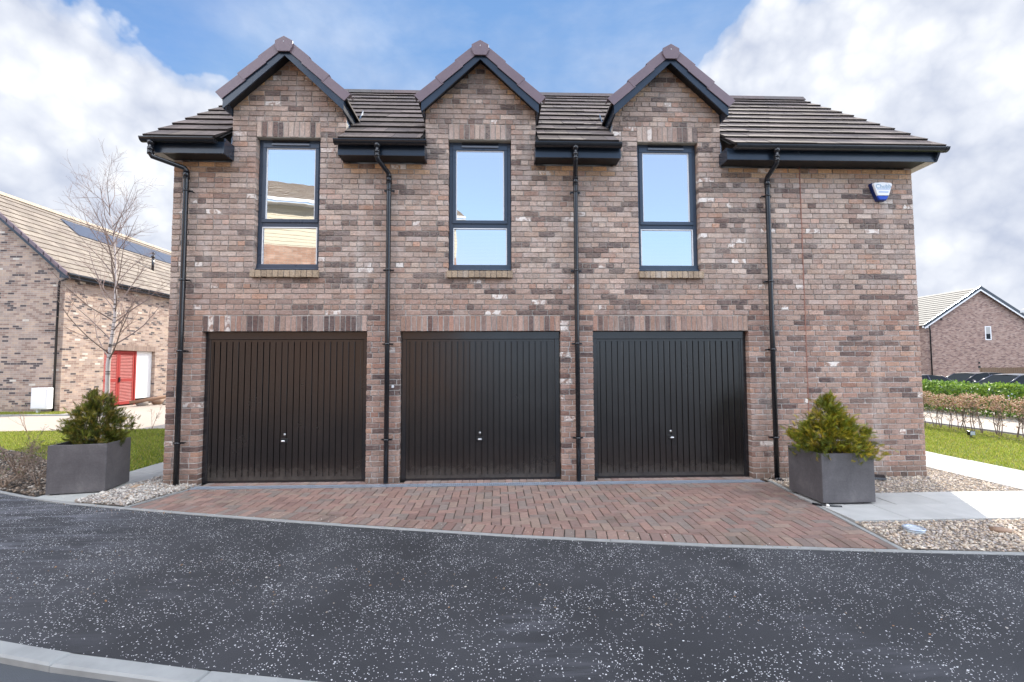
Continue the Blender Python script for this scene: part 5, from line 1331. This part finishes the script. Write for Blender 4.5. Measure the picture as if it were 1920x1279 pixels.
mb = MB(); mb.box(wx - .189, wx + .189, -.009, -.006, 4.1, 4.658); mb.build('blind', M['room'], wf)
mb = MB(); mb.tube([(-hw + .05, -.25, 4.75), (-hw + .25, -.09, 4.4), (-hw + .25, -.08, 0)], .05, 8); mb.build('downpipe', M['black'], RH)
mb = MB(); mb.tube([(-3.3, -.02, 5.35), (-3.3, 0.01, 5.35)], .10, 12); mb.box(-.35, -.15, -.012, 0, 1.25, 1.45); mb.box(-.33, -.17, -.012, 0, 1.62, 1.76); mb.build('wall_vent', M['black'], RH)
NH = empty('neighbour_house', (33.2, 11.4, 0), label='house at the right picture edge of which only the tiled eaves corner shows', cat='house')
mb = MB(); mb.box(0, 9, 0, 8, 0, 4.75); mb.build('wall', M['pink_brick'], NH)
mb = MB()
for k in range(9):
    a, b = k / 9, (k + 1) / 9
    for f in ((0, 1, 2, 3),):
        x0_, y0_, z0_ = -1.2 + 4.6 * a, -.5 + 4.4 * a, 4.85 + 2.9 * a; x1_, y1_, z1_ = -1.2 + 4.6 * b, -.5 + 4.4 * b, 4.85 + 2.9 * b
        X0_, Y0_ = 10.2 - 4.6 * a, 8.5 - 4.4 * a; X1_, Y1_ = 10.2 - 4.6 * b, 8.5 - 4.4 * b
        q = random.uniform(.93, 1.05); c = (.27 * q, .245 * q, .20 * q)
        mb.add([(x0_, y0_, z0_ + .04), (X0_, y0_, z0_ + .04), (X1_, y1_, z1_), (x1_, y1_, z1_)], [(0, 1, 2, 3)], col=c)
        mb.add([(x0_, Y0_, z0_ + .04), (x0_, y0_, z0_ + .04), (x1_, y1_, z1_), (x1_, Y1_, z1_)], [(0, 1, 2, 3)], col=c)
        mb.add([(x0_, y0_, z0_ - .05), (X0_, y0_, z0_ - .05), (X0_, y0_, z0_ + .04), (x0_, y0_, z0_ + .04)], [(0, 1, 2, 3)], col=(.15, .12, .1))
        mb.add([(X0_, y0_, z0_ + .04), (X0_, Y0_, z0_ + .04), (X1_, Y1_, z1_), (X1_, y1_, z1_)], [(0, 1, 2, 3)], col=c)
mb.build('roof', M['tan_tile'], NH)
mb = MB(); mb.box(-1.2, 10.2, -.52, 8.5, 4.70, 4.80); mb.build('soffit', M['white'], NH)
mb = MB(); mb.tube([(-1.3, -.58, 4.84), (10.2, -.58, 4.84)], .06, 8); mb.tube([(-1.1, -.56, 4.8), (-1.05, -.5, 4.62), (-.05, -.07, 4.35), (-.05, -.07, 0)], .045, 8); mb.build('gutter', M['black'], NH)
FN = empty('board_fence', (28.4, 19, 0), label='grey weathered board fence behind the parked cars on the right', cat='fence')
mb = MB(); x = 0
while x < 5.0: mb.box(x, x + .095, 0, .02, .02, 1.40 + random.uniform(-.015, .015)); x += .125
mb.build('boards', M['timber'], FN)
for x in (0, 1.8, 3.6): mb = MB(); mb.box(x, x + .1, .05, .15, 0, 1.38); mb.build('post', M['timber'], FN)
mb = MB(); mb.box(0, 5, .021, .05, .35, .43); mb.box(0, 5, .021, .05, 1.0, 1.08); mb.build('rail', M['timber'], FN)

def car(loc, rz, paint, label):
    t = empty('parked_car', loc, rz, label=label, cat='car', group='cars parked behind the laurel hedge'); t.scale = (.95, .95, .86)
    # stations along x (front = +x): x, half width, underside, belt height, crown height of bonnet/boot
    ST = [(-2.05, .60, .42, .62, .70), (-1.98, .74, .30, .82, .90), (-1.6, .83, .24, .88, .95), (-.9, .86, .22, .89, .94), (0, .87, .22, .87, .92), (.8, .87, .22, .85, .90), (1.15, .86, .22, .83, .88), (1.6, .83, .24, .74, .80), (1.95, .74, .28, .62, .68), (2.06, .58, .36, .50, .56)]
    vs = []; n = 12
    for x, w, zb, zs, zc in ST:
        half = [(0, zb), (w * .8, zb), (w * .97, zb + .10), (w, (zb + zs) / 2), (w * .97, zs - .02), (w * .86, zs + .02), (w * .4, zc), ]
        ring = half + [(-a, b) for a, b in half[::-1][:-1]]
        vs += [(x, a, b) for a, b in ring]; n = len(ring)
    mb = MB(); mb.smooth = True
    mb.add(vs, [(i * n + j, i * n + (j + 1) % n, (i + 1) * n + (j + 1) % n, (i + 1) * n + j)[::-1] for i in range(len(ST) - 1) for j in range(n)] + [tuple(range(n)), tuple((len(ST) - 1) * n + j for j in range(n))[::-1]])
    body = mb.build('body', paint, t)
    G = [(-1.85, .66, .88, .90), (-1.35, .60, .88, 1.30), (-.9, .58, .88, 1.37), (0, .58, .88, 1.39), (.45, .57, .87, 1.33), (1.25, .66, .84, .87)]
    mb = MB(); vs = []
    for x, w, zb, zt in G: vs += [(x, .76, zb), (x, w, zt), (x, -w, zt), (x, -.76, zb)]
    mb.add(vs, [(i * 4 + j, i * 4 + j + 1, (i + 1) * 4 + j + 1, (i + 1) * 4 + j) for i in range(len(G) - 1) for j in range(3)] + [(0, 3, 2, 1), (20, 21, 22, 23)])
    mb.build('windows', M['carglass'], t)
    mb = MB(); 
    for (i0, i1) in ((1, 4),):
        P = []; 
        for k in range(i0, i1 + 1): x, w, zb, zt = G[k]; P.append((x, w + .008, zt + .004))
        Q = [(a, -b, c) for a, b, c in P]; top = [(a, 0, c + .03) for a, b, c in P]; m_ = len(P)
        mb.add(P + top + Q, [(k, k + 1, m_ + k + 1, m_ + k)[::-1] for k in range(m_ - 1)] + [(m_ + k, m_ + k + 1, 2 * m_ + k + 1, 2 * m_ + k)[::-1] for k in range(m_ - 1)])
    for s in (-1, 1):
        for a, b in (((1.25, .665 * s, .87), (.45, .575 * s, 1.335)), ((-1.85, .665 * s, .90), (-1.35, .605 * s, 1.305)), ((-.1, .77 * s, .87), (-.2, .585 * s, 1.385)), ((-1.15, .77 * s, .88), (-1.25, .60 * s, 1.33))):
            mb.tube([a, b], .028, 6)
    mb.build('roof', paint, t)
    for x in (-1.30, 1.28):
        for s in (-1, 1):
            w_ = MB(); w_.tube([(x, s * .66, .31), (x, s * .68, .31), (x, s * .85, .31), (x, s * .87, .31)], [.27, .31, .31, .27], 20); w_ = w_.build('wheel', M['tyre'], t)
            q = MB(); q.tube([(x, s * .862, .31), (x, s * .878, .31)], [.20, .18], 14); q.build('rim', M['galv'], w_)
    for s in (-1, 1):
        q = MB(); q.tube([(.95, s * .80, .93), (.95, s * .93, .95)], [.05, .07], 8); q.build('mirror', paint, t)
        q = MB(); q.tube([(1.86, s * .60, .62), (1.99, s * .58, .60)], [.09, .07], 10); q.build('headlight', M['galv'], t)
    return t
navy = plain('car_paint_navy', (.012, .016, .045), .3, coat=.4); slate = plain('car_paint_slate', (.04, .045, .07), .3, coat=.3); blk = plain('car_paint_black', (.02, .018, .03), .3, coat=.3)
car((18.1, 12.2, -.02), R(0), navy, 'dark navy car nearest the brick corner, nose pointing right')
car((22.7, 12.5, -.02), R(180), slate, 'dark grey hatchback at the right picture edge, nose pointing left')
car((24.6, 16.0, -.02), R(180), blk, 'black car half hidden behind the dark grey hatchback')

# ------------------------------------------------------------------ flats across the road, seen mirrored in the left window
OF = empty('opposite_flats', (-1.6, -14.0, 0), math.atan2(.291, -.957), label='cream and orange brick block seen only reflected in the left dormer window', cat='building')
mb = MB(); mb.box(0, 24, 0, 9, 0, 6.55); mb.build('lower_wall', M['flat_brick'], OF)
mb = MB(); mb.box(.001, 23.99, .003, 8.99, 6.551, 8.3); z = 6.6
while z < 8.3: mb.box(.0, 23.995, -.012, .0025, z, z + .11); z += .15
mb.prism([(.001, .003, 8.3), (.001, 8.99, 8.3), (.001, 4.5, 10.3)], (.2, 0, 0))
mb.build('upper_wall', M['render'], OF)
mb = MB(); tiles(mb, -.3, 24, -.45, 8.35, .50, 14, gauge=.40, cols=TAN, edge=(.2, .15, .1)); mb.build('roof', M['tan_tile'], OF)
mb = MB(); mb.box(-.3, 24, -.5, -.45, 8.26, 8.38); mb.box(-.3, 24, -.449, 0, 8.20, 8.22); mb.build('fascia', M['white'], OF)
mb = MB(); mb.tube([(3.4, -.1, 8.2), (3.4, -.1, .05)], .05, 8); mb.build('downpipe', M['black'], OF)
for x in (8, 12, 16, 20):
    for z in (1.0, 3.9, 6.6):
        mb = MB(); mb.box(x, x + 1.3, -.03, -.014, z, z + 1.2); w_ = mb.build('window', M['white'], OF)
        mb = MB(); mb.box(x + .08, x + 1.22, -.034, -.031, z + .08, z + 1.12); mb.build('pane', M['carglass'], w_)
